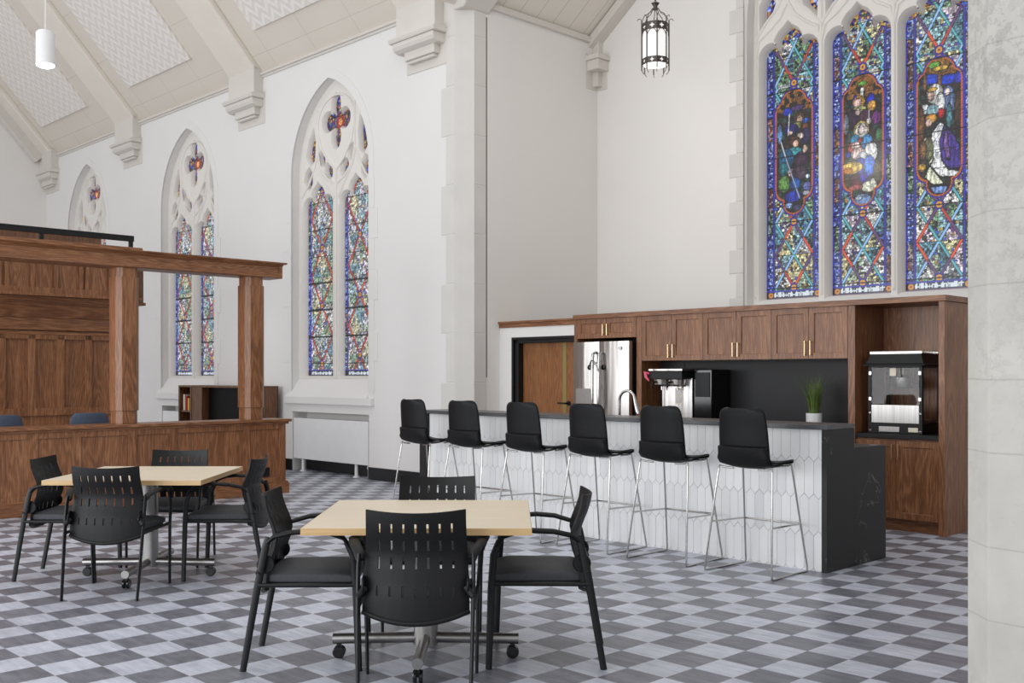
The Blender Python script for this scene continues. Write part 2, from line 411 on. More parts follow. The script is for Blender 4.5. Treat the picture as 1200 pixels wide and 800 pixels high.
def lattice(C, X, Z, cx, hw, period, znode, seed, nave=False):
    """mosaic field with crossing ribbons; nodes every period at znode"""
    fx = (X-cx)/hw; ph = (Z-znode)/period; k = np.floor(ph); fy = ph-k
    tri = 1-np.abs(1-2*fy)
    inside = np.abs(fx) < tri; inx = np.abs(fx) < 1-tri
    reg = k*4+np.where(inside & ~inx, 0, np.where(inx & ~inside, 1, np.where(inside & inx, 2, 3)))+np.where(fy > .5, .5, 0)+(fx > 0)*7
    h = hash2(reg, reg*.37, seed)
    vid, ve = voro(X, Z, .030 if not nave else .034, seed+3)
    tint = pick('pale', h)
    c = tint*(.35+.85*vid[..., None])
    dark = vid < .17; c = np.where(dark[..., None], tint*.22, c)
    c = np.where((hash2(vid*99, reg, 4) > .88)[..., None], pick('deep', vid), c)
    if nave: c = c*.72+np.array((205, 212, 222.))*.30
    c[ve < .13] = (26, 26, 34)
    C[:] = c
    th = .016/hw*1.0
    sl = 2*hw/period; nrm = math.sqrt(1+sl*sl)
    dist1 = np.abs(np.abs(fx)-tri)*hw/nrm; dist2 = np.abs(np.abs(fx)-(1-tri))*hw/nrm
    wR = .013 if not nave else .012
    q = (fy > .5)*1.0+(fx > 0)*2
    hh = hash2(k, q, seed+9)
    red = np.where((hh > .5)[..., None], np.array((206, 78, 44.)), np.array((178, 62, 56.)))
    upper = np.abs(fx) < .5
    purple = np.array((92, 62, 110.))
    swap = (hash2(k, q+3, seed+2) > .45)
    colr = np.where((upper == swap)[..., None], red, purple if not nave else np.array((170, 66, 50.)))
    if nave: cy = np.array((70, 60, 110.)); a2 = .0
    else: cy = np.where(((fx > 0) == (fy > .5))[..., None], np.array((120, 170, 220.)), np.array((60, 150, 160.))); a2 = 1
    if a2:
        m2 = dist2 < wR+.007; C[m2] = (25, 25, 45)
        m2 = dist2 < wR; C[m2] = cy[m2]
        m3 = dist2 < wR*.3; C[m3] = C[m3]*.6+np.array((200, 225, 240.))*.4
    m1 = dist1 < wR+.007; C[m1] = (28, 20, 40)
    m1 = dist1 < wR; C[m1] = colr[m1]
    zn = np.minimum(fy, 1-fy)*period
    rr = np.hypot(X-cx, zn)
    put(C, rr < .058, (40, 40, 140)); put(C, rr < .042, (30, 25, 30)); put(C, rr < .036, (200, 140, 60)); put(C, rr < .014, (110, 60, 60))
def borders(C, X, Z, x0, x1, bw, seed, sides=(1, 1)):
    for sgn, on in ((0, sides[0]), (1, sides[1])):
        if not on: continue
        D = X-x0 if sgn == 0 else x1-X
        m = D < bw
        k = np.floor((Z+sgn*.1)/.29); h = hash2(k, k*0+sgn, seed)
        vid, ve = voro(X, Z, .022, seed+1)
        c = np.zeros(C.shape)
        for lo, hi, pal in ((0, .35, 'blue'), (.35, .6, 'green'), (.6, .8, 'brown'), (.8, 1.01, 'blue')):
            mm = (h >= lo) & (h < hi); c[mm] = (pick(pal, vid)*(.5+.8*hash2(vid*71, k, 3)[..., None]))[mm]
        sp = hash2(vid*31, vid, 8) > .8; c[sp] = c[sp]*.4+np.array((190, 200, 215.))*.6
        c[ve < .12] = (18, 18, 24)
        C[m] = c[m]
        put(C, (D >= bw) & (D < bw+.007), (18, 18, 26))
        put(C, (D >= bw+.007) & (D < bw+.024), (48, 48, 158))
        put(C, (D >= bw+.024) & (D < bw+.03), (18, 18, 26))
        put(C, D < .010, (60, 58, 150))
        kk = (Z+sgn*.1)/.29; ed = np.abs(kk-np.round(kk))*.29
        put(C, (ed < .005) & m, (15, 15, 20))
def inscription(C, X, Z, x0, x1, zb, ro=True):
    m = (Z > zb) & (Z < zb+.115)
    C[m] = (36, 38, 62)
    put(C, m & (Z > zb+.095), (60, 60, 150)); put(C, m & (Z < zb+.02), (110, 90, 110))
    t = (X-x0)/.0145; k = np.floor(t); f = t-k
    on = (hash2(k, k*0, 3) > .14) & (f > .18) & (Z > zb+.032) & (Z < zb+.032+.046+.012*(hash2(k, k, 7) > .6)) & (X > x0+.09) & (X < x1-.09)
    C[on] = (205, 215, 222)
    hb = (np.abs(Z-(zb+.07-.02*(hash2(np.floor(t/2), k*0, 5) > .5))) < .006) & (X > x0+.09) & (X < x1-.09)
    C[hb] = (205, 215, 222)
    for cxx in ((x0+.04, x1-.04) if ro else ()):
        r = np.hypot(X-cxx, Z-zb-.055); put(C, r < .04, (30, 22, 26)); put(C, r < .034, (190, 130, 60)); put(C, r < .012, (120, 50, 60))
def bars(C, Z, z0, pitch, w=.004):
    k = (Z-z0)/pitch; C[(np.abs(k-np.round(k))*pitch) < w] = (14, 14, 18)
# three figure panels: shapes as (kind, data, colour) in a 0..1 frame, v runs down
def P1(x, y): return ((x-92)/228.0, (y+.15*(x-205)+95)/760.0)
def P2(x, y): return ((x-480)/245.0, (y+.17*(x-600)+170)/780.0)
def P3(x, y): return ((x-272)/243.0, (y+.17*(x-395)-30)/730.0)
def figs(n):
    if n == 1:
        f = P1; E = [
         (170, 45, 26, 24, (40, 60, 200)), (230, 20, 40, 16, (90, 60, 120)), (270, 100, 22, 14, (50, 90, 200)), (120, 180, 14, 60, (90, 140, 190)),
         (238, 82, 30, 26, (96, 60, 34)), (240, 92, 17, 22, (214, 178, 160)), (222, 128, 30, 22, (150, 150, 80)), (190, 150, 42, 32, (36, 36, 110)), (184, 172, 14, 11, (224, 190, 170)),
         (272, 138, 20, 24, (110, 62, 40)), (275, 190, 30, 45, (48, 40, 80)), (243, 192, 20, 18, (220, 200, 190)),
         (210, 222, 34, 28, (104, 62, 36)), (216, 236, 16, 22, (214, 176, 156)), (205, 285, 46, 26, (60, 150, 160)), (160, 330, 44, 60, (34, 90, 130)), (150, 390, 36, 40, (36, 110, 120)),
         (250, 330, 40, 45, (70, 44, 70)), (272, 268, 13, 22, (224, 186, 166)), (190, 410, 20, 22, (222, 186, 176)), (240, 410, 46, 40, (80, 60, 80)),
         (148, 480, 34, 50, (96, 140, 70)), (215, 480, 30, 40, (36, 90, 170)), (288, 430, 13, 12, (200, 220, 240)), (285, 490, 22, 26, (110, 120, 190)), (200, 555, 50, 32, (44, 56, 170)), (175, 610, 22, 16, (140, 170, 225)), (230, 615, 28, 18, (70, 70, 110)), (280, 530, 18, 14, (190, 190, 210))]
        L = [((180, 60), (172, 180), (206, 210, 225)), ((128, 225), (160, 330), (200, 205, 215)), ((160, 330), (240, 560), (150, 160, 190))]
    elif n == 2:
        f = P2; E = [
         (600, -60, 9, 70, (225, 225, 215)), (560, 0, 16, 40, (30, 50, 190)), (650, 0, 20, 50, (30, 50, 200)), (620, -120, 60, 30, (150, 96, 40)), (600, -110, 26, 12, (110, 180, 70)),
         (580, -2, 34, 36, (214, 160, 60)), (574, 8, 22, 32, (226, 190, 182)), (580, 48, 44, 26, (190, 196, 120)), (545, 90, 40, 46, (58, 36, 60)), (620, 80, 34, 40, (70, 40, 60)), (655, 20, 24, 30, (200, 150, 70)),
         (682, 90, 24, 38, (120, 50, 130)), (698, 190, 18, 40, (60, 110, 70)), (505, 130, 16, 60, (110, 124, 140)), (575, 56, 14, 20, (224, 200, 190)), (638, 110, 14, 16, (220, 200, 195)),
         (595, 160, 44, 50, (206, 178, 90)), (596, 165, 34, 42, (222, 220, 214)), (594, 160, 17, 26, (228, 206, 202)), (560, 225, 26, 34, (60, 150, 200)), (625, 230, 32, 40, (56, 140, 205)), (590, 220, 16, 12, (200, 60, 50)),
         (555, 265, 38, 30, (196, 84, 60)), (562, 255, 24, 22, (232, 200, 190)), (575, 300, 40, 34, (226, 200, 196)), (650, 290, 36, 60, (224, 226, 230)), (600, 330, 34, 40, (214, 218, 226)), (520, 310, 12, 16, (40, 60, 190)),
         (590, 375, 36, 50, (36, 56, 190)), (640, 370, 32, 60, (50, 110, 215)), (540, 385, 60, 36, (224, 190, 84)), (515, 405, 24, 20, (220, 140, 40)), (560, 465, 60, 40, (96, 40, 50)), (610, 440, 22, 30, (46, 40, 160)),
         (640, 490, 44, 30, (200, 204, 180)), (665, 460, 22, 18, (220, 220, 205)), (690, 400, 26, 60, (70, 66, 50)), (510, 480, 26, 40, (70, 56, 40)), (600, 570, 50, 34, (120, 150, 200)), (580, 560, 20, 14, (190, 210, 235)), (560, 500, 40, 16, (170, 90, 90))]
        L = [((640, 50), (640, 110), (206, 206, 216))]
    else:
        f = P3; E = [
         (385, 80, 60, 50, (140, 96, 36)), (365, 75, 34, 14, (104, 170, 60)), (400, 92, 40, 12, (206, 170, 60)), (350, 150, 44, 26, (36, 70, 210)), (440, 150, 40, 26, (30, 60, 200)), (490, 140, 20, 30, (40, 60, 180)), (320, 165, 9, 45, (120, 80, 50)), (395, 150, 9, 40, (120, 80, 50)),
         (372, 225, 42, 50, (225, 226, 224)), (400, 270, 24, 50, (220, 222, 222)), (352, 232, 16, 26, (214, 176, 160)), (356, 202, 24, 9, (216, 170, 70)), (404, 325, 16, 24, (206, 40, 40)), (318, 305, 26, 24, (220, 224, 230)), (360, 310, 30, 30, (150, 190, 200)),
         (440, 220, 24, 34, (110, 140, 200)), (436, 216, 13, 20, (200, 180, 175)), (455, 270, 32, 46, (90, 110, 150)), (445, 340, 14, 60, (70, 120, 130)), (490, 300, 16, 90, (70, 50, 34)), (300, 390, 16, 90, (100, 66, 36)),
         (352, 352, 28, 24, (196, 140, 60)), (340, 375, 15, 20, (224, 190, 172)), (324, 470, 16, 14, (224, 190, 176)), (340, 510, 22, 60, (110, 110, 80)), (308, 520, 18, 50, (110, 80, 50)), (305, 610, 20, 20, (200, 160, 60))]
        L = []
    S = []
    if n == 3:
        S = [([(400, 370), (360, 420), (345, 520), (350, 600), (400, 655), (480, 650), (500, 620), (440, 610), (405, 560), (395, 470), (430, 390)], (226, 228, 234)),
             ([(420, 385), (395, 470), (405, 560), (440, 612), (505, 600), (500, 500), (465, 430)], (70, 52, 140)),
             ([(430, 400), (415, 480), (430, 560), (450, 560), (440, 470)], (120, 84, 150)),
             ([(345, 600), (318, 660), (350, 690), (372, 700), (420, 690), (395, 660)], (216, 220, 190)),
             ([(340, 480), (330, 560), (345, 600), (365, 560), (355, 490)], (180, 184, 150)),
             ([(345, 710), (380, 700), (440, 700), (420, 740), (370, 745)], (110, 140, 200))]
    return f, E, L, S
def medallion(C, X, Z, cx, hw, ztop, hgt, n):
    u = (X-cx)/(2*hw)+.5; v = (ztop-Z)/hgt
    px = (u-.5)*2*hw; pz = v*hgt
    def shape(g):
        body = (np.abs(px) < hw-g) & (pz > .25+g) & (pz < hgt-.18-g)
        # rounded lower corners
        r = .13
        cxn = np.abs(px)-(hw-g-r); czn = pz-(hgt-.18-g-r)
        body &= ~((cxn > 0) & (czn > 0) & (np.hypot(cxn, czn) > r))
        top = np.hypot(px, pz-.19) < .185-g
        sh = np.hypot(np.abs(px)-(hw-.12), pz-.27) < .12-g
        low = np.hypot(px, pz-(hgt-.16)) < .155-g
        return body | top | sh | low | ((np.abs(px) < hw-.1) & (pz > .2+g) & (pz < .3))
    out = shape(-.012); C[out] = (50, 46, 150)
    o1 = shape(0); C[o1] = (24, 20, 30)
    o2 = shape(.006); bead = (np.floor((px+pz)*60) % 2 == 0); C[o2 & bead] = (196, 104, 50); C[o2 & ~bead] = (150, 70, 40)
    ins = shape(.022); vid, ve = voro(X, Z, .055, 40+n)
    bg = np.array((44, 36, 34.))*(.6+.9*vid[..., None]); bg = np.where((vid > .7)[..., None], np.array((40, 64, 56.)), bg)
    bg = np.where(((v < .18) & (vid > .4))[..., None], np.array((130, 86, 40.)), bg)
    C[ins] = bg[ins]; C[ins & (ve < .08)] = (16, 16, 20)
    f, E, L, S = figs(n)
    sx = 1/ {1: 228.0, 2: 245.0, 3: 243.0}[n]; sz = 1/{1: 760.0, 2: 780.0, 3: 730.0}[n]
    def ell(e):
        x, y, rx, ry, col = e; cu, cv = f(x, y); q = np.hypot((u-cu)/(rx*sx), (v-cv)/(ry*sz))
        C[ins & (q < 1+2.6/min(rx, ry))] = (18, 16, 22)
        mm = ins & (q < 1.0)
        fold = .78+.3*hash2(np.floor((u*9+v*3)*(1+x % 3)), np.floor(x), 2)
        sh = (1.08-.28*q**2)*fold
        C[mm] = (np.array(col, float)*sh[..., None])[mm]
    def pol(poly, col):
        mk, de = polymask(u, v*1.0, [f(*p) for p in poly])
        C[ins & (mk | (de < .012)) & (de < .012)] = (18, 16, 22)
        fold = .75+.35*np.abs(np.sin((u*34+v*9)))
        mm = ins & mk & (de > .006); C[mm] = (np.array(col, float)*fold[..., None])[mm]
    for e in E[:24 if n == 3 else len(E)]: ell(e)
    for p, c in S: pol(p, c)
    if n == 3:
        for e in E[21:]: ell(e)
    v3, e3 = voro(X, Z, .022, 55+n, 2.0); tx = (.72+.5*v3)[..., None]; C[ins] = np.clip(C*tx, 0, 240)[ins]
    v4, e4 = voro(X, Z, .075, 65+n, 1.3); C[ins & (e4 < .045)] = (22, 20, 26)
    for p, q, c in L:
        a, b = f(*p), f(*q); _, de = polymask(u, v, [a, b]); C[ins & (de < .016)] = (18, 16, 22); C[ins & (de < .009)] = c
def glass_sheet(name, x0, x1, z0, z1, y, step, paint, parent, mask=None):
    nx = int((x1-x0)/step)+1; nz = int((z1-z0)/step)+1
    xs = np.linspace(x0, x1, nx); zs = np.linspace(z0, z1, nz); X, Z = np.meshgrid(xs, zs)
    C = np.zeros(X.shape+(3,)); paint(C, X, Z)
    co = np.stack([X, np.full(X.shape, y), Z], -1).reshape(-1, 3)
    o0 = ORG[parent.name]; co = co-np.array(o0)
    idx = np.arange(nx*nz).reshape(nz, nx)
    q = np.stack([idx[:-1, :-1], idx[:-1, 1:], idx[1:, 1:], idx[1:, :-1]], -1).reshape(-1, 4)
    me = bpy.data.meshes.new(name); me.vertices.add(nx*nz); me.vertices.foreach_set('co', co.ravel())
    nf = len(q); me.loops.add(nf*4); me.loops.foreach_set('vertex_index', q.ravel().astype(np.int32))
    me.polygons.add(nf); me.polygons.foreach_set('loop_start', np.arange(0, nf*4, 4, dtype=np.int32))
    me.polygons.foreach_set('loop_total', np.full(nf, 4, dtype=np.int32)); me.update(calc_edges=True)
    at = me.color_attributes.new('Col', 'FLOAT_COLOR', 'POINT')
    L = srgb2lin(C.reshape(-1, 3)*GLOW); at.data.foreach_set('color', np.concatenate([L, np.ones((len(L), 1))], 1).ravel())
    me.materials.append(M['stained']); me.validate()
    o = bpy.data.objects.new(name, me); COL.objects.link(o); o.parent = parent; ORG[o.name] = o0
    return o
GLOW = 1.0
# ------------------------------------------------------------------ the setting
DW = 8.547            # nave wall face
EAVE = 6.16; SL = 1.11
struct('floor', MB().box(-24, 3, -3, 12, -.1, 0), 'floor')
WINC = (-12.54, -16.84, -21.14)
# nave wall with window openings and radiator recesses
outer = [(-23.6, 0)]
for c in WINC[::-1]: outer += [(c-.94, 0), (c-.94, .885), (c+.98, .885), (c+.98, 0)]
outer += [(-9.76, 0), (-9.76, 9), (-10.0, 9), (-10.0, 6.45), (-23.6, 6.45)]
holes = [gothic(c-.975, c+.975, 1.08, 4.40, 1.32) for c in WINC]
struct('wall_left', MB().plate(outer, holes, DW, DW+.6, .03), 'wall')
nb = MB()
for c in WINC: nb.box(c-.96, c+1.0, DW+.26, DW+.6, 0, .9)
struct('wall_left_recess', nb, 'wall')
bb = MB(); xs = [-23.3]
for c in WINC[::-1]: xs += [c-.94, c+.98]
xs.append(-9.76)
for i in range(0, len(xs), 2): bb.box(xs[i], xs[i+1], DW-.018, DW, 0, .17)
for c in WINC: bb.box(c-.94, c+.98, DW+.24, DW+.26, 0, .17)
struct('baseboard_left', bb, 'baseb', bevel=.003)
# jamb of the crossing: chamfer, return wall
struct('wall_jamb', MB().prism([(-9.76, DW), (-9.60, DW+.16), (-9.76, DW+.16)], 2, 0, 9), 'stonew')
jj = MB()
for i in range(13):
    z = .1+i*.62; w = .17 if i % 2 == 0 else .26
    jj.box(-9.765-w, -9.765, DW-.007, DW+.01, z, z+.612)
for i in range(13):
    z = .1+i*.62; jj.box(-9.61, -9.594, DW+.165, 8.915, z, z+.612)
struct('trim_quoins', jj, 'stonew', bevel=.004)
struct('wall_transept_left', MB().box(-9.8, -9.6, DW+.16, 11.4, 0, 6.3), 'warm')
struct('trim_seam', MB().box(-9.602, -9.597, 8.921, 8.934, 1.4, 5.95), 'iron')
# springer block at the top of the jamb
sb = MB()
sb.hexa([(-9.78, DW-.02, 5.99), (-9.58, DW-.02, 5.99), (-9.58, 8.95, 5.99), (-9.78, 8.95, 5.99),
         (-10.0, DW-.1, 6.45), (-9.20, DW-.1, 6.45), (-9.20, 9.1, 6.45), (-10.0, 9.1, 6.45)])
sb.box(-10.0, -9.18, DW-.12, 9.12, 6.45, 7.6)
struct('trim_springer', sb, 'mould', bevel=.02)
# transept end wall with the big window
BC = -5.805
g = [(-9.8, 0), (1.9, 0), (1.9, 6.2), (-3.95, 10.55), (-9.8, 6.2)]
struct('wall_back', MB().plate(g, [gothic(BC-1.385, BC+1.385, 2.2, 5.75, 2.1, 20)], 11.06, 11.7, .05), 'warm')
struct('wall_transept_right', MB().box(1.6, 1.8, 7.0, 11.4, 0, 6.3), 'warm')
qb = MB()
for i in range(14):
    z = 2.1+i*.3; w = .1 if i % 2 else .2
    qb.box(BC-1.385-w-.02, BC-1.40, 11.052, 11.08, z, z+.296)
struct('trim_window_quoins', qb, 'stonew', bevel=.004)
def c2(a, off=0): return 6.157+.75*(a+9.6)-off
ct = MB().prism([(-9.75, c2(-9.75)), (-3.95, c2(-3.95)), (-3.95, c2(-3.95)+.2), (-9.75, c2(-9.75)+.2)], 1, 8.3, 11.4)
ct.prism([(1.75, c2(-9.65)), (-3.95, c2(-3.95)), (-3.95, c2(-3.95)+.2), (1.75, c2(-9.65)+.2)], 1, 8.3, 11.4)
struct('ceiling_transept', ct, 'ceil2')
rk = MB().prism([(-9.6, c2(-9.6)-.02), (-3.95, c2(-3.95)-.02), (-3.95, c2(-3.95)-.16), (-9.6, c2(-9.6)-.16)], 1, 10.86, 11.06)
rk.box(-9.6, -9.5, 10.96, 11.06, 5.85, 6.16)
rk.box(-9.6, -9.55, 8.7, 11.0, 6.06, 6.14)
struct('trim_transept_rake', rk, 'mould', bevel=.008)
cb = MB()
cb.box(-9.62, -9.36, 10.80, 11.08, 5.80, 5.87).box(-9.62, -9.39, 10.83, 11.08, 5.66, 5.80)
cb.box(-9.62, -9.5, 10.95, 11.08, 5.46, 5.66).box(-9.605, -9.42, 11.045, 11.07, 5.42, 5.9).box(-9.605, -9.59, 10.8, 11.06, 5.42, 5.9)
struct('trim_corner_corbel', cb, 'mould', bevel=.012)
# nave ceiling and far gable
def sp(d, off): # point on the slope, off inwards
    z = EAVE+SL*(DW-d); return (d-.743*off, z-.669*off)
RD = 1.6
ce = MB().prism([sp(DW+.15, 0), sp(RD, 0), sp(RD, -.2), sp(DW+.15, -.2)], 0, -23.6, -9.9)
struct('ceiling', ce, 'ceil')
def slopebox(mb, a0, a1, d0, d1, o0, o1): return mb.prism([sp(d0, o0), sp(d1, o0), sp(d1, o1), sp(d0, o1)], 0, a0, a1)
ribs = (-10.36, -14.71, -19.02, -23.1)
chp = MB(); 
for c in (-12.68, -17.01, -21.2): slopebox(chp, c-1.17, c+1.17, 8.13, 2.2, -.01, .035)
struct('ceiling_panels', chp, 'chev', bevel=.008)
rb = MB()
for c in ribs: slopebox(rb, c-.39, c+.39, 8.5, RD, -.01, .10)
struct('trim_ribs', rb, 'rib', bevel=.03)
co = MB().box(-23.3, -10.0, DW-.05, DW+.02, 6.11, 6.15).box(-23.3, -10.0, DW-.025, DW+.02, 6.075, 6.112)
struct('trim_cornice', co, 'mould', bevel=.008)
for i, c in enumerate((-10.36, -14.71, -19.02, -23.0)):
    k = MB()
    k.box(c-.39, c+.39, 8.38, DW+.02, 5.80, 6.24)
    k.prism([(8.30, 5.80), (8.38, 5.83), (DW, 5.83), (DW, 5.745), (8.32, 5.745)], 0, c-.47, c+.45)
    k.prism([(8.34, 5.745), (DW, 5.745), (DW, 5.62), (8.42, 5.62), (8.36, 5.65), (8.34, 5.69)], 0, c-.42, c+.41)
    k.box(c-.28, c+.32, 8.43, DW, 5.51, 5.63).box(c-.25, c+.28, 8.46, DW, 5.47, 5.51)
    k.box(c-.36, c+.46, DW-.012, DW+.01, 5.36, 5.8)
    struct('trim_corbel', k, 'mould', bevel=.01)
struct('wall_far', MB().prism([(DW+.3, 0), (DW+.3, 6.3), (RD, 6.16+SL*(DW-RD)), (-4, 6.16+SL*(DW-RD)-1), (-4, 0)], 0, -23.6, -23.3), 'warm')
struct('trim_far_rake', slopebox(MB(), -23.3, -23.1, 8.5, RD, 0, .3), 'mould', bevel=.02)
# foreground pier
struct('wall_right', MB().prism([(-1.434, 3.736), (-.35, 3.736), (-.23, 3.85), (-.23, 5.0), (-1.551, 5.0), (-1.551, 3.85)], 2, 0, 7.5), 'ashlar', bevel=.006)

# ------------------------------------------------------------------ windows
def quatre(cx, cz, kx=1.0, kz=1.0, n=44):
    shp = [(0, .235, .095, .15), (0, -.235, .095, .15), (.205, .015, .125, .13), (-.205, .015, .125, .13), (0, 0, .12, .13)]
    out = []
    for i in range(n):
        t = 2*PI*i/n; dx, dz = math.cos(t), math.sin(t); best = 0
        for (ex, ez, rx, rz) in shp:
            A = (dx/rx)**2+(dz/rz)**2; B = -2*(dx*ex/rx**2+dz*ez/rz**2); Cc = (ex/rx)**2+(ez/rz)**2-1
            D = B*B-4*A*Cc
            if D > 0: best = max(best, (-B+math.sqrt(D))/(2*A))
        out.append((cx+best*dx*kx, cz+best*dz*kz))
    return out
def head(c, hw, zb, zs):
    rt = arc(c+.64*hw, zs, .36*hw, 0, R(112), 7)
    rt += [(c+.44*hw, zs+.20*hw), (c+.40*hw, zs+.34*hw), (c+.42*hw, zs+.50*hw), (c+.30*hw, zs+.68*hw), (c+.12*hw, zs+.80*hw), (c, zs+.92*hw)]
    lf = [(2*c-p[0], p[1]) for p in rt][::-1][1:]
    return [(c-hw, zb), (c+hw, zb)]+rt+lf
def mir(c, poly): return [(2*c-x, z) for x, z in poly][::-1]
def nave_window(i, c):
    w = tag(bpy.data.objects.new('window_%d' % i, None), kind='structure'); COL.objects.link(w)
    w.location = W(c, DW, 0); w.rotation_euler = (0, 0, TH); ORG[w.name] = (c, DW, 0)
    hs = []
    for s in (-1, 1): hs.append(head(c+s*.475, .36, 1.42, 3.93))
    hs.append(quatre(c-.01, 5.12))
    L = [[(c-.66, 4.58), (c-.58, 4.64), (c-.56, 4.9), (c-.59, 5.06), (c-.69, 4.92), (c-.76, 4.70)],
         [(c-.69, 4.22), (c-.64, 4.30), (c-.64, 4.42), (c-.70, 4.51), (c-.78, 4.46), (c-.82, 4.34)],
         ellipse(c-.37, 4.62, .05, .10, R(20), 12), ellipse(c-.20, 4.42, .07, .11, R(25), 12)]
    for p in L: hs += [p, mir(c, p)]
    op = gothic(c-.99, c+.99, 1.38, 4.40, 1.33)
    tr = MB().plate(op, hs, DW+.14, DW+.235, .05, .035)
    # raised mouldings that follow the openings
    y = DW+.14
    tr.tube([(x, y, z) for x, z in [(c+.46*math.cos(t), 5.10+.40*math.sin(t)) for t in (PI*(i/18)-.15 for i in range(0, 22))]]+[(c-.38, y, 4.78), (c-.2, y, 4.56), (c, y, 4.40), (c+.2, y, 4.56), (c+.38, y, 4.78)], .02, 6, closed=True)
    for s in (-1, 1):
        tr.tube([(c+s*.46, y, 5.35), (c+s*.46, y, 4.70), (c+s*.40, y, 4.48), (c+s*.22, y, 4.30), (c, y, 4.20)], .018, 6)
        tr.tube([(c+s*.46, y, 4.70), (c+s*.56, y, 4.50), (c+s*.72, y, 4.26), (c+s*.9, y, 4.1)], .018, 6)
        tr.tube([(c+s*.46, y, 4.62), (c+s*.40, y, 4.44), (c+s*.20, y, 4.20), (c+s*.06, y, 4.0)], .018, 6)
        for q in (-1, 1): tr.tube([(c+s*.475+q*.415, y, z) for z in (1.5, 3.9)], .016, 6)
    tr.tube([(c, y, 1.4), (c, y, 4.40)], .03, 8)
    struct('tracery', tr, 'trac', parent=w, smooth=35)
    sl = MB().box(c-1.10, c+1.10, DW-.05, DW+.02, 1.01, 1.11)
    sl.prism([(DW-.05, 1.11), (DW+.16, 1.40), (DW+.3, 1.40), (DW+.3, 1.11)], 0, c-.975, c+.975)
    sl.hexa([(c-1.10, DW-.05, 1.105), (c-.97, DW-.05, 1.105), (c-.97, DW+.0, 1.11), (c-1.10, DW, 1.11), (c-1.0, DW-.004, 1.19), (c-.97, DW-.004, 1.19), (c-.97, DW+.0, 1.19), (c-1.0, DW, 1.19)])
    struct('window_sill', sl, 'wall', parent=w, bevel=.006)
    a0 = gothic(c-1.09, c+1.09, 1.11, 4.40, 1.46, 16); a1 = gothic(c-.972, c+.972, 1.11, 4.40, 1.317, 16)
    su = MB().plate(a0, [a1], DW-.006, DW+.01, .0)
    for s in (-1, 1):
        for k in range(7):
            ww = .20 if k % 2 else .125
            su.box(*sorted((c+s*.985, c+s*(.985+ww))), DW-.010, DW+.01, 1.2+k*.42, 1.2+k*.42+.41)
    struct('stone_surround', su, 'wall', parent=w, bevel=.003)
    def paint(C, X, Z):
        X = X-c
        for s in (-1, 1):
            mk = (X*s > 0); sub = np.zeros(C.shape)
            lattice(sub, X, Z, s*.475+.0, .275, .86, 1.60+(0 if s < 0 else .12), 20+s, nave=True)
            borders(sub, X*1.0, Z, s*.475-.37, s*.475+.37, .06, 8+s)
            inscription(sub, X, Z, s*.475-.36, s*.475+.36, 1.40, False)
            C[mk] = sub[mk]
        up = Z > 4.18
        vid, ve = voro(X, Z, .034, 5)
        c2_ = pick('deep', vid)*(.55+.8*hash2(vid*57, vid, 1)[..., None]); c2_[ve < .13] = (16, 16, 26)
        C[up] = c2_[up]
        r = np.hypot(X+.0, (Z-5.12)); put(C, r < .10, (170, 60, 40)); put(C, r < .05, (240, 170, 110)); put(C, (r < .11) & (ve < .16), (40, 16, 30))
        bars(C, Z, 1.60, .40, .007)
    glass_sheet('leaded_glass', c-.9, c+.9, 1.38, 5.66, DW+.215, .0125, paint, w)
    return w
for i, c in enumerate(WINC): nave_window(i+1, c)
# the great window of the transept
w4 = tag(bpy.data.objects.new('window_4', None), kind='structure'); COL.objects.link(w4)
w4.location = W(BC, 11.06, 0); w4.rotation_euler = (0, 0, TH); ORG['window_4'] = (BC, 11.06, 0)
LC = (BC-.90, BC, BC+.90); hs = []
for c in LC:
    hs.append(head(c, .380, 2.37, 5.37))
    if c != LC[1]:
        pass
    p = [(c-.372, 5.78), (c-.24, 5.92), (c-.20, 6.02), (c-.245, 6.10), (c-.235, 6.14), (c-.16, 6.22), (c-.18, 6.36), (c-.28, 6.46), (c-.372, 6.42), (c-.36, 6.22), (c-.30, 6.13), (c-.372, 6.02)]
    hs += [p, mir(c, p)]
hs += [quatre(BC, 7.0, 1.2, 1.0), quatre(BC-.62, 6.82-.05, .7, .6), quatre(BC+.62, 6.77, .7, .6)]
tr = MB().plate(gothic(BC-1.41, BC+1.41, 2.2, 5.75, 2.12, 20), hs, 11.26, 11.50, .07, .035)
y = 11.26
for c in LC:
    for s in (-1, 1):
        tr.tube([(c+s*.448, y, 2.4), (c+s*.448, y, 5.40), (c+s*.40, y, 5.60), (c+s*.24, y, 5.70), (c+s*.1, y, 5.82), (c, y, 6.0)], .02, 6)
        tr.tube([(c+s*.448, y, 5.40), (c+s*.448, y, 6.6)], .02, 6)
        tr.tube([(c+s*.448, y, 5.62), (c+s*.30, y, 5.80), (c+s*.14, y, 5.95), (c, y, 6.2), (c-s*.1, y, 6.5)], .018, 6)
struct('tracery', tr, 'trac', parent=w4, smooth=35)
sl = MB().prism([(11.06, 2.20), (11.30, 2.36), (11.5, 2.36), (11.5, 2.1), (11.04, 2.1), (11.04, 2.2)], 0, BC-1.385, BC+1.385)
struct('window_sill', sl, 'wall', parent=w4, bevel=.006)
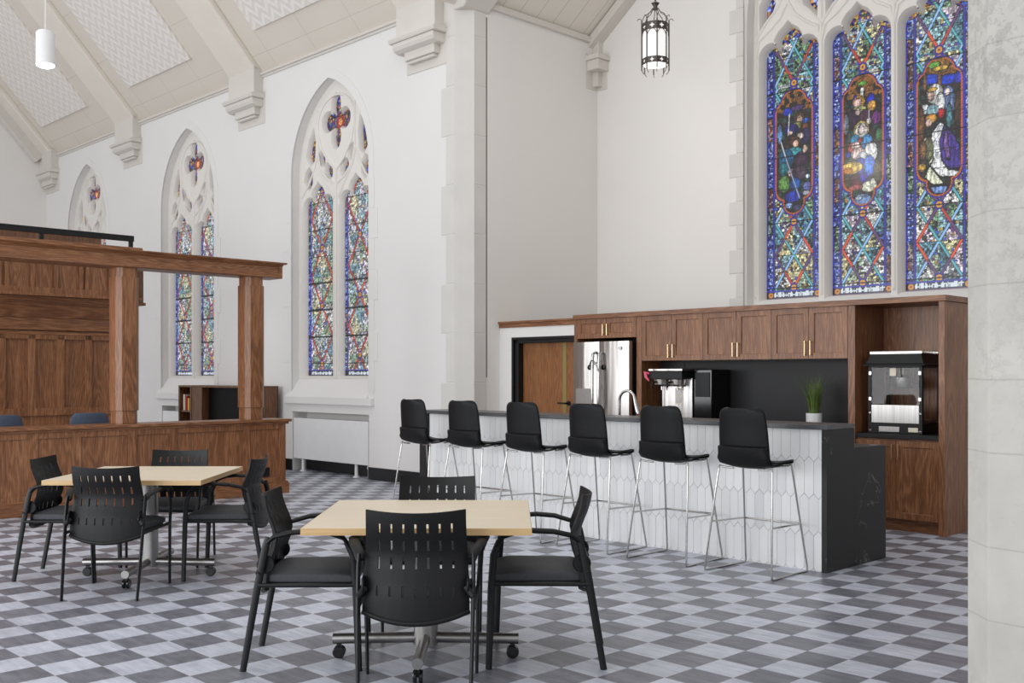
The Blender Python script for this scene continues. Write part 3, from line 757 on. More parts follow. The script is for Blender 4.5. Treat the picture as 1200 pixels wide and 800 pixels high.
for n, c in enumerate(LC):
    def paint(C, X, Z, c=c, n=n):
        lattice(C, X, Z, c, .255, .81, 2.51, 60+n)
        up = Z > 4.99; tmp = C.copy(); lattice(tmp, X, Z, c, .255, .90, 5.03, 70+n); C[up] = tmp[up]
        borders(C, X, Z, c-.372, c+.372, .082, 13+n)
        medallion(C, X, Z, c, .262, 4.96, 1.56, n+1)
        inscription(C, X, Z, c-.36, c+.36, 2.37)
        hd = np.abs(X-c)*.55+(Z-5.36)
        e = (Z > 5.45) & (hd > .235); vid, ve = voro(X, Z, .03, 3); cc = pick('deep', vid); cc[ve < .13] = (16, 16, 26); C[e] = cc[e]
        bars(C, Z, 2.51, .2025, .0045)
    glass_sheet('leaded_glass', c-.385, c+.385, 2.35, 5.76, 11.40, .0068, paint, w4)
def paint(C, X, Z):
    vid, ve = voro(X, Z, .035, 31); C[:] = pick('deep', vid)*(.6+.7*hash2(vid*57, vid, 1)[..., None])
    b = vid > .55; C[b] = (pick('blue', vid)*1.1)[b]; C[ve < .13] = (16, 16, 26)
glass_sheet('leaded_glass', BC-1.3, BC+1.3, 5.77, 7.7, 11.40, .014, paint, w4)

# ------------------------------------------------------------------ partition with the vestibule door
PD = 9.16
pt = MB().box(-9.6, -9.376, PD, PD+.16, 0, 2.04).box(-9.376, -8.30, PD, PD+.16, 1.905, 2.04)
struct('wall_partition', pt, 'wall')
struct('trim_partition_cap', MB().box(-9.6, -8.30, PD-.035, PD+.5, 2.085, 2.11).box(-9.6, -8.30, PD-.015, PD+.45, 2.03, 2.085), 'oakx', bevel=.003)
dr = tag(bpy.data.objects.new('door_1', None), kind='structure'); COL.objects.link(dr)
dr.location = W(-8.8, PD, 0); dr.rotation_euler = (0, 0, TH); ORG['door_1'] = (-8.8, PD, 0)
fr = MB()
for x0, x1, ya, yb in ((-9.376, -9.345, -.012, .16), (-9.345, -9.285, .02, .16)):
    fr.box(x0, x1, PD+ya, PD+yb, 0, 1.905)
    fr.box(x0, -8.31, PD+ya, PD+yb, 1.905-(-9.345+9.376 if x0 < -9.36 else .06) if x0 < -9.36 else 1.83, 1.905)
struct('door_frame', fr, 'black', parent=dr, bevel=.003)
lf = struct('door_leaf', MB().box(-9.285, -8.60, PD+.11, PD+.155, 0, 1.83), 'oakdoor', parent=dr, bevel=.002)
struct('edge_strip', MB().box(-8.60, -8.54, PD+.105, PD+.155, 0, 1.83), 'strip', parent=dr)
struct('side_panel', MB().box(-8.54, -8.31, PD+.11, PD+.155, 0, 1.83), 'oakdoor', parent=dr)
hd = MB().lathe([(0, 0), (.03, 0), (.03, .012), (0, .012)], n=16); hd.v = [(p[0]-8.50, PD+.11-p[2], p[1]+1.09) for p in hd.v]
hd.tube([(-8.50, PD+.10, 1.09), (-8.50, PD+.04, 1.09), (-8.62, PD+.035, 1.092)], .011, 8)
struct('door_handle', hd, 'black', parent=dr, smooth=40)

# ------------------------------------------------------------------ radiators in the recesses
def radiator(c, label):
    t = thing('radiator_cover', label, 'radiator', (c, DW+.08, 0), 'white radiator covers under the nave windows')
    obj('panel', MB().box(c-.915, c+.955, DW+.0, DW+.10, .185, .79), 'whitepaint', t, bevel=.006)
    for q in (-.72, .62):
        lg = MB().lathe([(.05, 0), (.05, .012), (.026, .02), (.024, .19)], (c+q, DW+.05, 0), 16)
        obj('leg', lg, 'whitepaint', t, smooth=40)
    obj('pipe', MB().lathe([(.018, 0), (.018, .2)], (c+.9, DW+.06, 0), 10).lathe([(.028, .13), (.028, .165)], (c+.9, DW+.06, 0), 10), 'whitepaint', t, smooth=40)
radiator(WINC[0], 'white radiator cover on legs under the nearest nave window, right of the oak counter')
radiator(WINC[1], 'white radiator cover under the middle nave window, behind the oak counter')
# ------------------------------------------------------------------ bar
FD = 6.88
bar = thing('bar_counter', 'long two-level bar clad in white picket tile with dark stone top and ends', 'bar counter', (-6, 7.2, 0))
obj('core', MB().box(-8.27, -3.82, FD+.012, 7.2, 0, 1.035), 'grout', bar)
tl = MB(); tw, pz, pt_ = .0762, .272, .038; gap = .0013
x0b, x1b = -8.268, -3.812
def clipz(poly, lo, hi):
    for s, lim in ((1, lo), (-1, hi)):
        out = []
        for i in range(len(poly)):
            p, q = poly[i], poly[(i+1) % len(poly)]; pi_, qi = s*(p[1]-lim) >= 0, s*(q[1]-lim) >= 0
            if pi_: out.append(p)
            if pi_ != qi:
                t = (lim-p[1])/(q[1]-p[1]); out.append((p[0]+t*(q[0]-p[0]), lim))
        poly = out
    return poly
def clipx(poly, lo, hi): return [(b, a) for a, b in clipz([(b, a) for a, b in poly], lo, hi)] if poly else []
for r_ in range(-1, 5):
    for k in range(-1, 61):
        xc = x0b+k*tw+(tw/2 if r_ % 2 else 0); zb = .02+r_*pz; h = tw/2-gap
        P = [(xc-h, zb+gap), (xc, zb-pt_+gap*1.4), (xc+h, zb+gap), (xc+h, zb+pz-pt_-gap), (xc, zb+pz-gap*1.4), (xc-h, zb+pz-pt_-gap)]
        P = clipx(clipz(P, .0, 1.033), x0b, x1b)
        if len(P) >= 3 and max(p[0] for p in P)-min(p[0] for p in P) > .01: tl.prism(P, 1, FD+.004, FD+.013)
obj('tile_face', tl, 'tile', bar)
obj('bar_top', MB().box(-8.41, -3.765, FD-.025, 7.27, 1.037, 1.07), 'slabtop', bar, bevel=.002)
obj('end_panel', MB().box(-3.81, -3.767, FD-.02, 7.27, 0, 1.036), 'slab', bar, bevel=.0015)
obj('end_panel', MB().box(-3.81, -3.768, 7.271, 7.78, 0, .884), 'slab', bar, bevel=.0015)
obj('end_panel', MB().box(-8.40, -8.27, FD-.02, 7.27, 0, 1.036), 'slab', bar, bevel=.0015)
obj('sink_counter', MB().box(-8.3, -3.812, 7.205, 7.78, .85, .885), 'slabtop', bar, bevel=.002)
obj('rear_cabinets', MB().box(-8.2, -3.82, 7.21, 7.72, .1, .849).box(-8.2, -3.82, 7.21, 7.66, 0, .1), 'oakz', bar)
# faucet
fc = thing('kitchen_faucet', 'chrome gooseneck faucet with pull-down spray head behind the bar top', 'faucet', (-6.28, 7.55, .885))
ff = MB().lathe([(.03, .001), (.03, .012), (.02, .03), (.017, .06)], (-6.28, 7.55, .885), 20)
pth = [(-6.28, 7.55, .9), (-6.28, 7.55, 1.19)]+[(-6.185-.095*math.cos(t), 7.55, 1.19+.095*math.sin(t)) for t in (PI*i/12 for i in range(1, 11))]
ff.tube(pth, .013, 12)
obj('gooseneck', ff, 'chrome', fc, smooth=40)
obj('spray_head', MB().tube([pth[-1], (-6.085, 7.55, 1.17), (-6.06, 7.55, 1.09), (-6.055, 7.55, 1.07)], [.014, .018, .024, .022], 12), 'chrome', fc, smooth=40)
obj('lever', MB().tube([(-6.28, 7.55, .98), (-6.27, 7.50, .985), (-6.26, 7.45, 1.01)], .007, 8), 'chrome', fc, smooth=40)

# ------------------------------------------------------------------ bar stools
def stool():
    t = thing('bar_stool', 'x', 'bar stool', loc=(0, 0, 0), rot=0, group='black bar stools along the tiled bar')
    # one-piece shell: rows from the seat front, down the waterfall, across and up the back
    prof = [(.185, .770, .19), (.19, .785, .20), (.17, .797, .205), (.10, .795, .21), (.0, .785, .212), (-.08, .783, .212), (-.14, .795, .212),
            (-.178, .825, .21), (-.20, .87, .208), (-.208, .915, .205), (-.215, .98, .204), (-.222, 1.06, .200), (-.232, 1.13, .193), (-.236, 1.165, .185), (-.238, 1.186, .168), (-.239, 1.195, .13)]
    n = 15; vs = []; fs = []
    for (y, z, w) in prof:
        for k in range(n):
            q = -1+2*k/(n-1); e = abs(q)**2.6
            back = max(0, min(1, (z-.80)/.08)) if y < -.1 else 0
            yy = y+back*.045*e+(-.012*e if z < .8 and y > .1 else 0); zz = z+(1-back)*(.020*e)*(1 if y > -.15 else .3)
            vs.append((w*q, yy, zz))
    for i in range(len(prof)-1):
        for k in range(n-1): fs.append((i*n+k, i*n+k+1, (i+1)*n+k+1, (i+1)*n+k))
    sh = MB().add(vs, fs); o = obj('shell_seat', sh, 'shell', t, local=True, smooth=60, fix=False)
    s = o.modifiers.new('sub', 'SUBSURF'); s.levels = 1; s.render_levels = 1
    m_ = o.modifiers.new('thick', 'SOLIDIFY'); m_.thickness = .012; m_.offset = 0
    # lower back band and under-seat pan
    bp = MB()
    rows = [(-.205, .925, .200), (-.236, .912, .203), (-.232, .895, .205), (-.218, .86, .209), (-.20, .815, .211), (-.165, .778, .208), (-.10, .762, .20), (.0, .760, .19), (.08, .766, .17)]
    vs = []; fs = []
    for (y, z, w) in rows:
        for k in range(n):
            q = -1+2*k/(n-1); e = abs(q)**2.6; back = max(0, min(1, (z-.79)/.08)); vs.append((w*q, y+back*.045*e, z+(1-back)*.022*e))
    for i in range(len(rows)-1):
        for k in range(n-1): fs.append((i*n+k, i*n+k+1, (i+1)*n+k+1, (i+1)*n+k))
    bp.add(vs, fs); o = obj('seat_pan', bp, 'plastic', t, local=True, smooth=60, fix=False)
    m_ = o.modifiers.new('thick', 'SOLIDIFY'); m_.thickness = .012; m_.offset = 0
    r = .0072
    for s in (-1, 1):
        fr_ = MB(); B = (s*.28, -.255, r); Fp = (s*.262, .262, r); bt = (s*.222, -.15, .772); ft = (s*.205, .135, .782)
        def near_(p, q, k): p, q = Vector(p), Vector(q); return p+(q-p).normalized()*k
        pts = [(s*.10, -.145, .757), (s*.19, -.148, .762), bt, near_(bt, B, .03), near_(B, bt, .03), near_(B, Fp, .006), near_(B, Fp, .03), near_(Fp, B, .03), near_(Fp, B, .006), near_(Fp, ft, .03), near_(ft, Fp, .03), ft, (s*.18, .13, .774), (s*.10, .125, .762)]
        fr_.tube(pts, r, 8); obj('sled_leg', fr_, 'chrome', t, local=True, smooth=50)
    def at(s, fb, z):
        B = Vector((s*.28, -.255, r)) if fb else Vector((s*.262, .262, r)); T = Vector((s*.222, -.15, .772)) if fb else Vector((s*.205, .135, .782))
        k = (z-B.z)/(T.z-B.z); return B.lerp(T, k)
    obj('footrest', MB().tube([at(-1, 1, .36), at(-1, 0, .35), at(1, 0, .35), at(1, 1, .36)], .007, 8), 'chrome', t, local=True, smooth=30)
    return t
st0 = stool()
SA = [(-4.17, 'rightmost black shell bar stool, nearest the stone end of the bar'), (-4.905, 'second bar stool from the stone end of the bar'),
      (-5.656, 'third bar stool from the stone end, in front of the coffee machine'), (-6.41, 'bar stool in front of the refrigerator, fourth from the stone end'),
      (-7.195, 'second bar stool from the bar’s far end by the nave wall'), (-7.92, 'bar stool at the far end of the bar, leftmost and next to the nave wall')]
for i, (a, lb) in enumerate(SA):
    if i == 0: st0.location = W(a, 6.575); st0.rotation_euler = (0, 0, TH+R(0)); st0['label'] = lb
    else: dup(st0, W(a, 6.575), TH+R((0, 1.5, -1, .5, 2, -1)[i]), lb)

# ------------------------------------------------------------------ tables
def table(X, Y, label):
    t = thing('cafe_table', label, 'table', loc=(X, Y, 0), rot=0, group='square maple café tables')
    hw, hd_ = .528, .535
    obj('tabletop', MB().box(-hw+.002, hw-.002, -hd_+.002, hd_-.002, .703, .735), 'maple', t, local=True, bevel=.001)
    eb = MB(); e = .003
    eb.box(-hw, hw, -hd_, -hd_+e, .7025, .7345).box(-hw, hw, hd_-e, hd_, .7025, .7345).box(-hw, -hw+e, -hd_+e, hd_-e, .7025, .7345).box(hw-e, hw, -hd_+e, hd_-e, .7025, .7345)
    obj('edge_band', eb, 'edge', t, local=True)
    obj('post', MB().prism([(.05*math.cos(a)+(.012 if math.cos(a) > 0 else -.012), .05*math.sin(a)) for a in (2*PI*i/28 for i in range(28))], 2, .07, .69), 'silver', t, local=True, smooth=30)
    obj('mount_plate', MB().box(-.3, .3, -.05, .05, .683, .703).box(-.05, .05, -.3, .3, .683, .703), 'black', t, local=True, bevel=.003)
    for k in range(4):
        c_, s_ = round(math.cos(k*PI/2)), round(math.sin(k*PI/2))
        f = MB().tube([(c_*.03, s_*.03, .105), (c_*.47, s_*.47, .098)], .027, 14)
        leg = obj('foot_beam', f, 'silver', t, local=True, smooth=40)
        cs = MB(); cx, cy = c_*.44+s_*.0, s_*.44
        for o_ in (-.014, .014):
            wv = MB().lathe([(.004, -.009), (.028, -.009), (.032, -.005), (.032, .005), (.028, .009), (.004, .009)], n=20)
            # wheel axis turned sideways
            ax = (1, 0) if k % 2 else (0, 1)
            if ax[0]: wv.v = [(cx+p[2]+o_, cy+p[0], .0325+p[1]) for p in wv.v]
            else: wv.v = [(cx+p[0], cy+p[2]+o_, .0325+p[1]) for p in wv.v]
            cs.add(wv.v, wv.f)
        cs.box(cx-.011, cx+.011, cy-.011, cy+.011, .03, .075)
        obj('caster', cs, 'blackgloss', leg, local=True, smooth=40)
    return t
tb = table(-.437, 5.262, 'pale maple square table in the foreground, nearest the camera')
dup(tb, (-2.59, 7.405, 0), 0, 'pale maple square table farther back, beside the oak reception counter')

# ------------------------------------------------------------------ armchairs
def armchair():
    t = thing('arm_chair', 'x', 'chair', loc=(0, 0, 0), rot=0, group='black slotted-back armchairs')
    # back: one sheet with 4 rows of 7 slots
    def P(q, z): # q -1..1 across; z up
        k = (z-.40)/.435
        yc = -.222+.050*math.exp(-((z-.64)/.11)**2)-.02*max(0, k-.5)
        w = .225+.008*math.cos(k*3)-.012*math.exp(-((z-.60)/.05)**2)*0
        yc += .050*abs(q)**2                       # wraps towards the sitter
        zz = z+(.012*abs(q)**2 if k > .9 else 0)-(.0 if k > .2 else (1-abs(q)**2)*.045*(1-k/.2))
        return (w*q, yc, zz)
    xs = [-1, -.93]
    for i in range(7):
        c = -.72+i*.24; xs += [c-.022, c+.022]
    xs += [.93, 1]
    zs = [.40, .42, .45, .475, .513, .55, .585, .635, .665, .712, .745, .788, .815, .828, .835]
    slot_rows = {3: 0, 6: 0, 8: 0, 10: 0}; slot_rows = {3, 6, 8, 10}
    nx = len(xs); vs = [P(q, z) for z in zs for q in xs]; fs = []
    for j in range(len(zs)-1):
        for i in range(nx-1):
            if j in slot_rows and i >= 2 and (i-2) % 2 == 0 and i < nx-3: continue
            fs.append((j*nx+i, j*nx+i+1, (j+1)*nx+i+1, (j+1)*nx+i))
    # rounded upper corners
    o = obj('backrest', MB().add(vs, fs), 'plastic', t, local=True, smooth=60, fix=False)
    s = o.modifiers.new('thick', 'SOLIDIFY'); s.thickness = .009; s.offset = 0; es = o.modifiers.new('split', 'EDGE_SPLIT'); es.split_angle = R(35)
    # rim at the bottom of the back
    rim = MB().tube([P(q, .40) for q in (x/10 for x in range(-10, 11))], .013, 8)
    obj('back_rim', rim, 'plastic', t, local=True, smooth=50)
    # seat
    n = 9; sv = []
    def seat_pt(i, j, top):
        x = -1+2*i/(n-1); y = -1+2*j/(n-1)
        w = .235+.012*y; e = max(abs(x), abs(y))
        z = .482-.018*max(0, e-.6)**1.3*4*.35 if top else .425
        z += .012*(y > .5)*(-(y-.5)) if top else 0
        return (x*w*(1-.03*(abs(y) > .9)), .045+y*.225*(1-.03*(abs(x) > .9)), z-(.01 if (top and e > .95) else 0))
    sb_ = MB(); vs = [seat_pt(i, j, True) for j in range(n) for i in range(n)]+[seat_pt(i, j, False) for j in range(n) for i in range(n)]; fs = []
    for j in range(n-1):
        for i in range(n-1):
            a = j*n+i; fs.append((a, a+1, a+n+1, a+n)); b = n*n+a; fs.append((b, b+n, b+n+1, b+1))
    for i in range(n-1):
        for a, b in ((i, i+1), ((n-1)*n+i+1, (n-1)*n+i), ((i+1)*n, i*n), (i*n+n-1, (i+1)*n+n-1)): fs.append((a, n*n+a, n*n+b, b))
    sb_.add(vs, fs); obj('seat_cushion', sb_, 'fabric', t, local=True, bevel=.008, smooth=45)
    obj('seat_pan', MB().box(-.225, .225, -.18, .262, .408, .425), 'plastic', t, local=True, bevel=.006)
    for s in (-1, 1):
        # rear leg rises to the arm pivot on the back
        r_ = MB().tube([(s*.240, -.285, .0), (s*.250, -.215, .40), (s*.252, -.175, .60), (s*.250, -.16, .65)], [.0085, .0095, .0095, .009], 12, up=(0, 1, 0), flat=1.9)
        obj('leg', r_, 'black', t, local=True, smooth=40)
        f_ = MB().tube([(s*.262, .275, .0), (s*.268, .262, .40), (s*.278, .25, .56), (s*.282, .22, .63)], [.0085, .0095, .0095, .009], 12, up=(0, 1, 0), flat=1.9)
        obj('leg', f_, 'black', t, local=True, smooth=40)
        arm = MB().tube([(s*.243, -.165, .625), (s*.256, -.13, .655), (s*.285, -.04, .678), (s*.298, .06, .684), (s*.30, .14, .676), (s*.295, .205, .650), (s*.284, .24, .60)],
                        [.010, .012, .013, .013, .013, .011, .008], 12, up=(1, 0, 0), flat=2.0)
        obj('armrest', arm, 'plastic', t, local=True, smooth=50)
        br = MB().tube([(s*.252, -.21, .47), (s*.222, -.19, .51)], [.016, .02], 10)
        dk_ = MB().lathe([(0, -.006), (.04, -.006), (.045, 0), (.04, .006), (0, .006)], n=20)
        br.add([(s*.228+p[2]*.9, -.178+p[0], .515+p[1]) for p in dk_.v], dk_.f)
        obj('rail', MB().tube([(s*.268, .262, .418), (s*.252, -.212, .418)], .011, 8), 'black', t, local=True, smooth=40)
        obj('back_bracket', br, 'plastic', t, local=True, smooth=40)
    return t
ch = armchair()
CH = [((-.425, 4.715), 1.5, 'black armchair in the foreground with its back to the camera, at the near table'),
      ((-1.03, 5.27), -87, 'black armchair on the left side of the near maple table'),
      ((.175, 5.30), 87, 'black armchair on the right side of the near maple table'),
      ((-.435, 5.86), 180, 'black armchair on the far side of the near table, facing the camera'),
      ((-2.62, 6.865), 0, 'black armchair with its back to the camera, at the farther table'),
      ((-3.18, 7.44), -88, 'black armchair on the far left, between the farther table and the oak counter'),
      ((-2.0, 7.45), 89, 'black armchair on the right side of the farther maple table'),
      ((-2.61, 7.99), 181, 'black armchair facing the camera behind the farther table')]
for i, ((x, y), r_, lb) in enumerate(CH):
    if i == 0: ch.location = (x, y, 0); ch.rotation_euler = (0, 0, R(r_)); ch['label'] = lb
    else: dup(ch, (x, y, 0), R(r_), lb)

# ------------------------------------------------------------------ kitchen wall
def shaker(parent, a0, a1, z0, z1, d, hside=None, hz=None, hl=.14):
    """framed door at d (front face), a handle near one edge"""
    a0 += .002; a1 -= .002; st = .058
    m_ = MB().plate([(a0, z0), (a1, z0), (a1, z1), (a0, z1)], [[(a0+st, z0+st), (a1-st, z0+st), (a1-st, z1-st), (a0+st, z1-st)]], d, d+.02, .004)
    m_.box(a0+st-.004, a1-st+.004, d+.011, d+.018, z0+st-.004, z1-st+.004)
    door = obj('door', m_, 'oakz', parent)
    if hside:
        ax = a1-.028 if hside > 0 else a0+.028
        h = MB().tube([(ax, d-.028, hz), (ax, d-.028, hz+hl)], .0062, 8).tube([(ax, d-.028, hz+.012), (ax, d+.001, hz+.012)], .005, 6).tube([(ax, d-.028, hz+hl-.012), (ax, d+.001, hz+hl-.012)], .005, 6)
        obj('handle', h, 'brass', door, smooth=40)
    return door
KD = 9.14
def wallcab(a0, a1, z0, z1, depth, label, group=None):
    t = thing('wall_cabinet', label, 'cabinet', ((a0+a1)/2, KD+.02, z0), group)
    obj('body', MB().box(a0+.001, a1-.001, KD+.021, KD+depth, z0, z1), 'oakx', t)
    mid = (a0+a1)/2; hz = z0+.03 if z1-z0 > .35 else z0+.03
    hl = .145 if z1-z0 > .35 else .13
    shaker(t, a0, mid, z0, z1, KD, 1, hz, hl); shaker(t, mid, a1, z0, z1, KD, -1, hz, hl)
    return t
wallcab(-8.25, -7.357, 1.86, 2.088, .55, 'short two-door oak cabinet above the refrigerator')
gq = 'two-door oak wall cabinets over the backsplash'
wallcab(-7.283, -6.456, 1.592, 2.088, .35, 'two-door oak wall cabinet above the coffee machine', gq)
wallcab(-6.456, -5.628, 1.592, 2.088, .35, 'middle two-door oak wall cabinet over the dark backsplash', gq)
wallcab(-5.628, -4.802, 1.592, 2.088, .35, 'two-door oak wall cabinet above the potted grass', gq)
tp = thing('cabinet_crown', 'long oak top board running over all the kitchen cabinets', 'shelf board', (-6, 9.5, 2.09))
obj('board', MB().box(-8.30, -3.865, KD-.022, 10.1, 2.09, 2.142), 'oakx', tp, bevel=.002)
fs_ = thing('refrigerator_surround', 'tall oak side panels framing the refrigerator', 'cabinet', (-7.8, 9.5, 0))
obj('side_panel', MB().box(-8.298, -8.251, KD, 9.85, 0, 2.088), 'oakz', fs_, bevel=.001)
obj('side_panel', MB().box(-7.355, -7.285, KD, 9.85, 0, 2.088), 'oakz', fs_, bevel=.001)
obj('back_panel', MB().box(-8.25, -7.356, 9.78, 9.85, 0, 2.088), 'black', fs_)
nc = thing('niche_cabinet', 'tall oak cabinet with an open niche above two lower doors', 'cabinet', (-4.3, 9.5, 0))
obj('side_panel', MB().box(-4.800, -4.731, KD, 9.85, 0, 2.088), 'oakz', nc, bevel=.001)
obj('side_panel', MB().box(-3.937, -3.884, KD, 9.98, 0, 2.088), 'oakz', nc, bevel=.001)
obj('back_panel', MB().box(-4.73, -3.938, 9.72, 9.76, 0, 2.088), 'oakz', nc)
obj('base', MB().box(-4.73, -3.938, KD+.04, 9.71, .11, .848).box(-4.73, -3.938, KD+.09, 9.71, 0, .11), 'oakx', nc)
shaker(nc, -4.73, -4.339, .12, .83, KD+.018, 1, .66, .14); shaker(nc, -4.339, -3.938, .12, .83, KD+.018, -1, .66, .14)
obj('counter', MB().box(-4.73, -3.938, KD+.005, 9.71, .85, .89), 'slabplain', nc, bevel=.002)
bs = obj('backsplash', MB().box(-7.284, -4.801, 9.49, 9.53, .925, 1.591), 'slabplain', origin=(-6, 9.5, 1.2)); tag(bs, 'dark stone backsplash under the wall cabinets', 'backsplash')
bc = thing('back_counter', 'dark stone counter under the backsplash, mostly hidden behind the bar', 'counter', (-6, 9.2, 0))
obj('worktop', MB().box(-7.283, -4.802, 8.98, 9.489, .885, .92), 'slabplain', bc, bevel=.002)
obj('cabinets', MB().box(-7.28, -4.803, 9.02, 9.489, 0, .884), 'oakz', bc)
# refrigerator
fg = thing('refrigerator', 'stainless french-door refrigerator with ice dispenser', 'refrigerator', (-7.8, 9.3, 0))
obj('body', MB().box(-8.22, -7.385, 9.11, 9.72, .02, 1.80), 'black', fg, bevel=.004)
for a0, a1 in ((-8.222, -7.822), (-7.816, -7.385)):
    d_ = MB()
    n = 8; prof = [(a0+(a1-a0)*i/n, 9.045-.014*math.sin(PI*i/n)) for i in range(n+1)]
    d_.prism([(a1, 9.10), (a0, 9.10)]+prof, 2, .75, 1.815)
    obj('door', d_, 'steel', fg, smooth=30)
    hx = a1-.045 if a0 < -8 else a0+.045
    h = MB().tube([(hx, 9.03, 1.69), (hx, 8.985, 1.675), (hx, 8.972, 1.5), (hx, 8.972, 1.1), (hx, 8.985, .88), (hx, 9.03, .86)], .018, 10)
    obj('handle', h, 'chrome', fg, smooth=50)
obj('freezer_drawer', MB().prism([(-7.385, 9.10), (-8.222, 9.10), (-8.222, 9.045), (-7.8, 9.03), (-7.385, 9.045)], 2, .09, .742), 'steel', fg, smooth=30)
obj('handle', MB().tube([(-8.12, 9.03, .68), (-8.1, 8.975, .68), (-7.5, 8.975, .68), (-7.48, 9.03, .68)], .014, 10), 'chrome', fg, smooth=50)
dp = obj('dispenser', MB().box(-8.165, -7.93, 9.018, 9.05, 1.03, 1.275), 'silver', fg, bevel=.003)
obj('recess', MB().box(-8.15, -7.945, 9.0165, 9.02, .99, 1.10), 'blackgloss', dp)
lk = MB()
for a in (-7.955, -7.745):
    b_ = MB().lathe([(0, 0), (.028, 0), (.03, .006), (.024, .014), (0, .016)], n=18); lk.add([(a+p[0], 9.028-p[2], 1.52+p[1]) for p in b_.v], b_.f)
lock = obj('child_lock', lk, 'blackgloss', fg, smooth=40)
obj('strap', MB().tube([(-7.945, 9.01, 1.54), (-7.86, 8.95, 1.60), (-7.80, 8.935, 1.585), (-7.75, 8.96, 1.46), (-7.725, 9.0, 1.25), (-7.72, 9.01, 1.05)], .008, 8), 'silver', lock, smooth=40)
bdg = MB().lathe([(0, 0), (.022, 0), (.022, .002), (0, .002)], n=20); bdg.v = [(-7.50+p[0], 9.026-p[2], 1.735+p[1]) for p in bdg.v]
obj('badge', bdg, 'chrome', fg)
# twin coffee brewer
cm = thing('coffee_brewer', 'stainless twin coffee brewer with two filter baskets and a pink tag', 'coffee machine', (-6.95, 9.25, .92))
obj('tower', MB().box(-6.98, -6.58, 9.12, 9.44, .921, 1.40), 'steel', cm, bevel=.004)
obj('brew_head', MB().box(-7.05, -6.62, 8.99, 9.40, 1.385, 1.475), 'black', cm, bevel=.006)
obj('top_lip', MB().box(-7.06, -6.61, 8.98, 9.41, 1.476, 1.50), 'steel', cm, bevel=.003)
for a in (-6.945, -6.735):
    bk = obj('filter_basket', MB().lathe([(.05, 1.31), (.082, 1.33), (.088, 1.384), (.078, 1.384)], (a, 9.07, 0), 24), 'steel', cm, smooth=40)
    obj('grip', MB().tube([(a-.01, 8.99, 1.36), (a-.02, 8.93, 1.35), (a-.025, 8.92, 1.30)], .011, 8), 'plastic', bk, smooth=40)
    obj('spout', MB().tube([(a, 9.07, 1.31), (a, 9.07, 1.27)], .012, 8), 'steel', bk, smooth=40)
obj('notice', MB().box(-6.80, -6.70, 9.117, 9.119, 1.12, 1.29), 'cream', cm)
obj('notice_picture', MB().box(-6.785, -6.715, 9.114, 9.116, 1.215, 1.275).box(-6.785, -6.715, 9.114, 9.116, 1.135, 1.20), 'silver', cm)
obj('server_stand', MB().box(-7.03, -6.6, 8.995, 9.13, .921, .95), 'plastic', cm, bevel=.004)
obj('pull_tag', MB().tube([(-7.055, 8.985, 1.45), (-7.08, 8.95, 1.46), (-7.065, 8.945, 1.41), (-7.03, 8.95, 1.37)], [.018, .022, .016, .007], 8, flat=.4), 'pink', cm, smooth=40)
obj('antenna', MB().tube([(-6.74, 9.2, 1.50), (-6.74, 9.2, 1.585)], .004, 6), 'black', cm)
km = thing('hot_water_tower', 'tall black beverage dispenser right of the coffee brewer', 'drink dispenser', (-6.5, 9.3, .92))
obj('housing', MB().box(-6.565, -6.34, 9.13, 9.47, .921, 1.49), 'blackgloss', km, bevel=.008)
obj('front_panel', MB().box(-6.545, -6.36, 9.122, 9.129, 1.2, 1.46), 'black', km, bevel=.002)
obj('drip_tray', MB().box(-6.545, -6.36, 9.05, 9.128, .921, .94), 'plastic', km, bevel=.003)
# potted grass
pl = thing('potted_grass', 'tuft of green grass blades in a small white pot', 'plant', (-5.19, 9.20, .92))
pot = MB().lathe([(.060, .001), (.073, .006), (.077, .135), (.077, .14), (.069, .14), (.068, .12), (0, .118)], (-5.19, 9.20, .92), 32)
obj('pot', pot, 'whitepaint', pl, smooth=40)
gb = MB(); rg = random.Random(3)
for k in range(230):
    an = rg.uniform(0, 2*PI); r0 = .05*math.sqrt(rg.random()); ln = rg.uniform(.24, .42); le = rg.uniform(0.05, .40)*(.4+r0/.05)
    bx, by = -5.19+r0*math.cos(an), 9.20+r0*math.sin(an); wd = rg.uniform(.0016, .0032); px_, py_ = -math.sin(an)*wd, math.cos(an)*wd
    vs = []
    for j in range(5):
        q = j/4; ee = le*q*q*ln; z = 1.04+ln*q*(1-.15*le*q); f = (1-q*.85)
        cx, cy = bx+math.cos(an)*ee, by+math.sin(an)*ee; vs += [(cx-px_*f, cy-py_*f, z), (cx+px_*f, cy+py_*f, z)]
    gb.add(vs, [(2*j, 2*j+1, 2*j+3, 2*j+2) for j in range(4)])
obj('foliage', gb, 'leaf', pl, fix=False)
# popcorn machine
pm = thing('popcorn_machine', 'black framed glass popcorn machine on the niche counter', 'popcorn machine', (-4.37, 9.42, .89))
a0, a1, d0, d1 = -4.64, -4.12, 9.22, 9.62; zb, zt = .891, 1.52
fr = MB().box(a0, a1, d0, d1, zb, zb+.10)
for a, d in ((a0, d0), (a1-.03, d0), (a0, d1-.03), (a1-.03, d1-.03)): fr.box(a, a+.03, d, d+.03, zb+.1, zt)
fr.box(a0, a1, d0, d0+.03, zt-.02, zt).box(a0, a1, d1-.03, d1, zt-.02, zt)
obj('frame', fr, 'black', pm, bevel=.003)
hdm = MB(); L0 = [(a0-.035, d0-.035), (a1+.035, d0-.035), (a1+.02, d1+.02), (a0-.02, d1+.02)]
def ring(o, z): return [(a0-o, d0-o, z), (a1+o, d0-o, z), (a1+o, d1+min(o, .02), z), (a0-o, d1+min(o, .02), z)]
RR = [ring(.04, zt), ring(.04, zt+.008), ring(.018, zt+.02), ring(.004, zt+.05), ring(-.012, zt+.095), ring(-.014, zt+.11)]
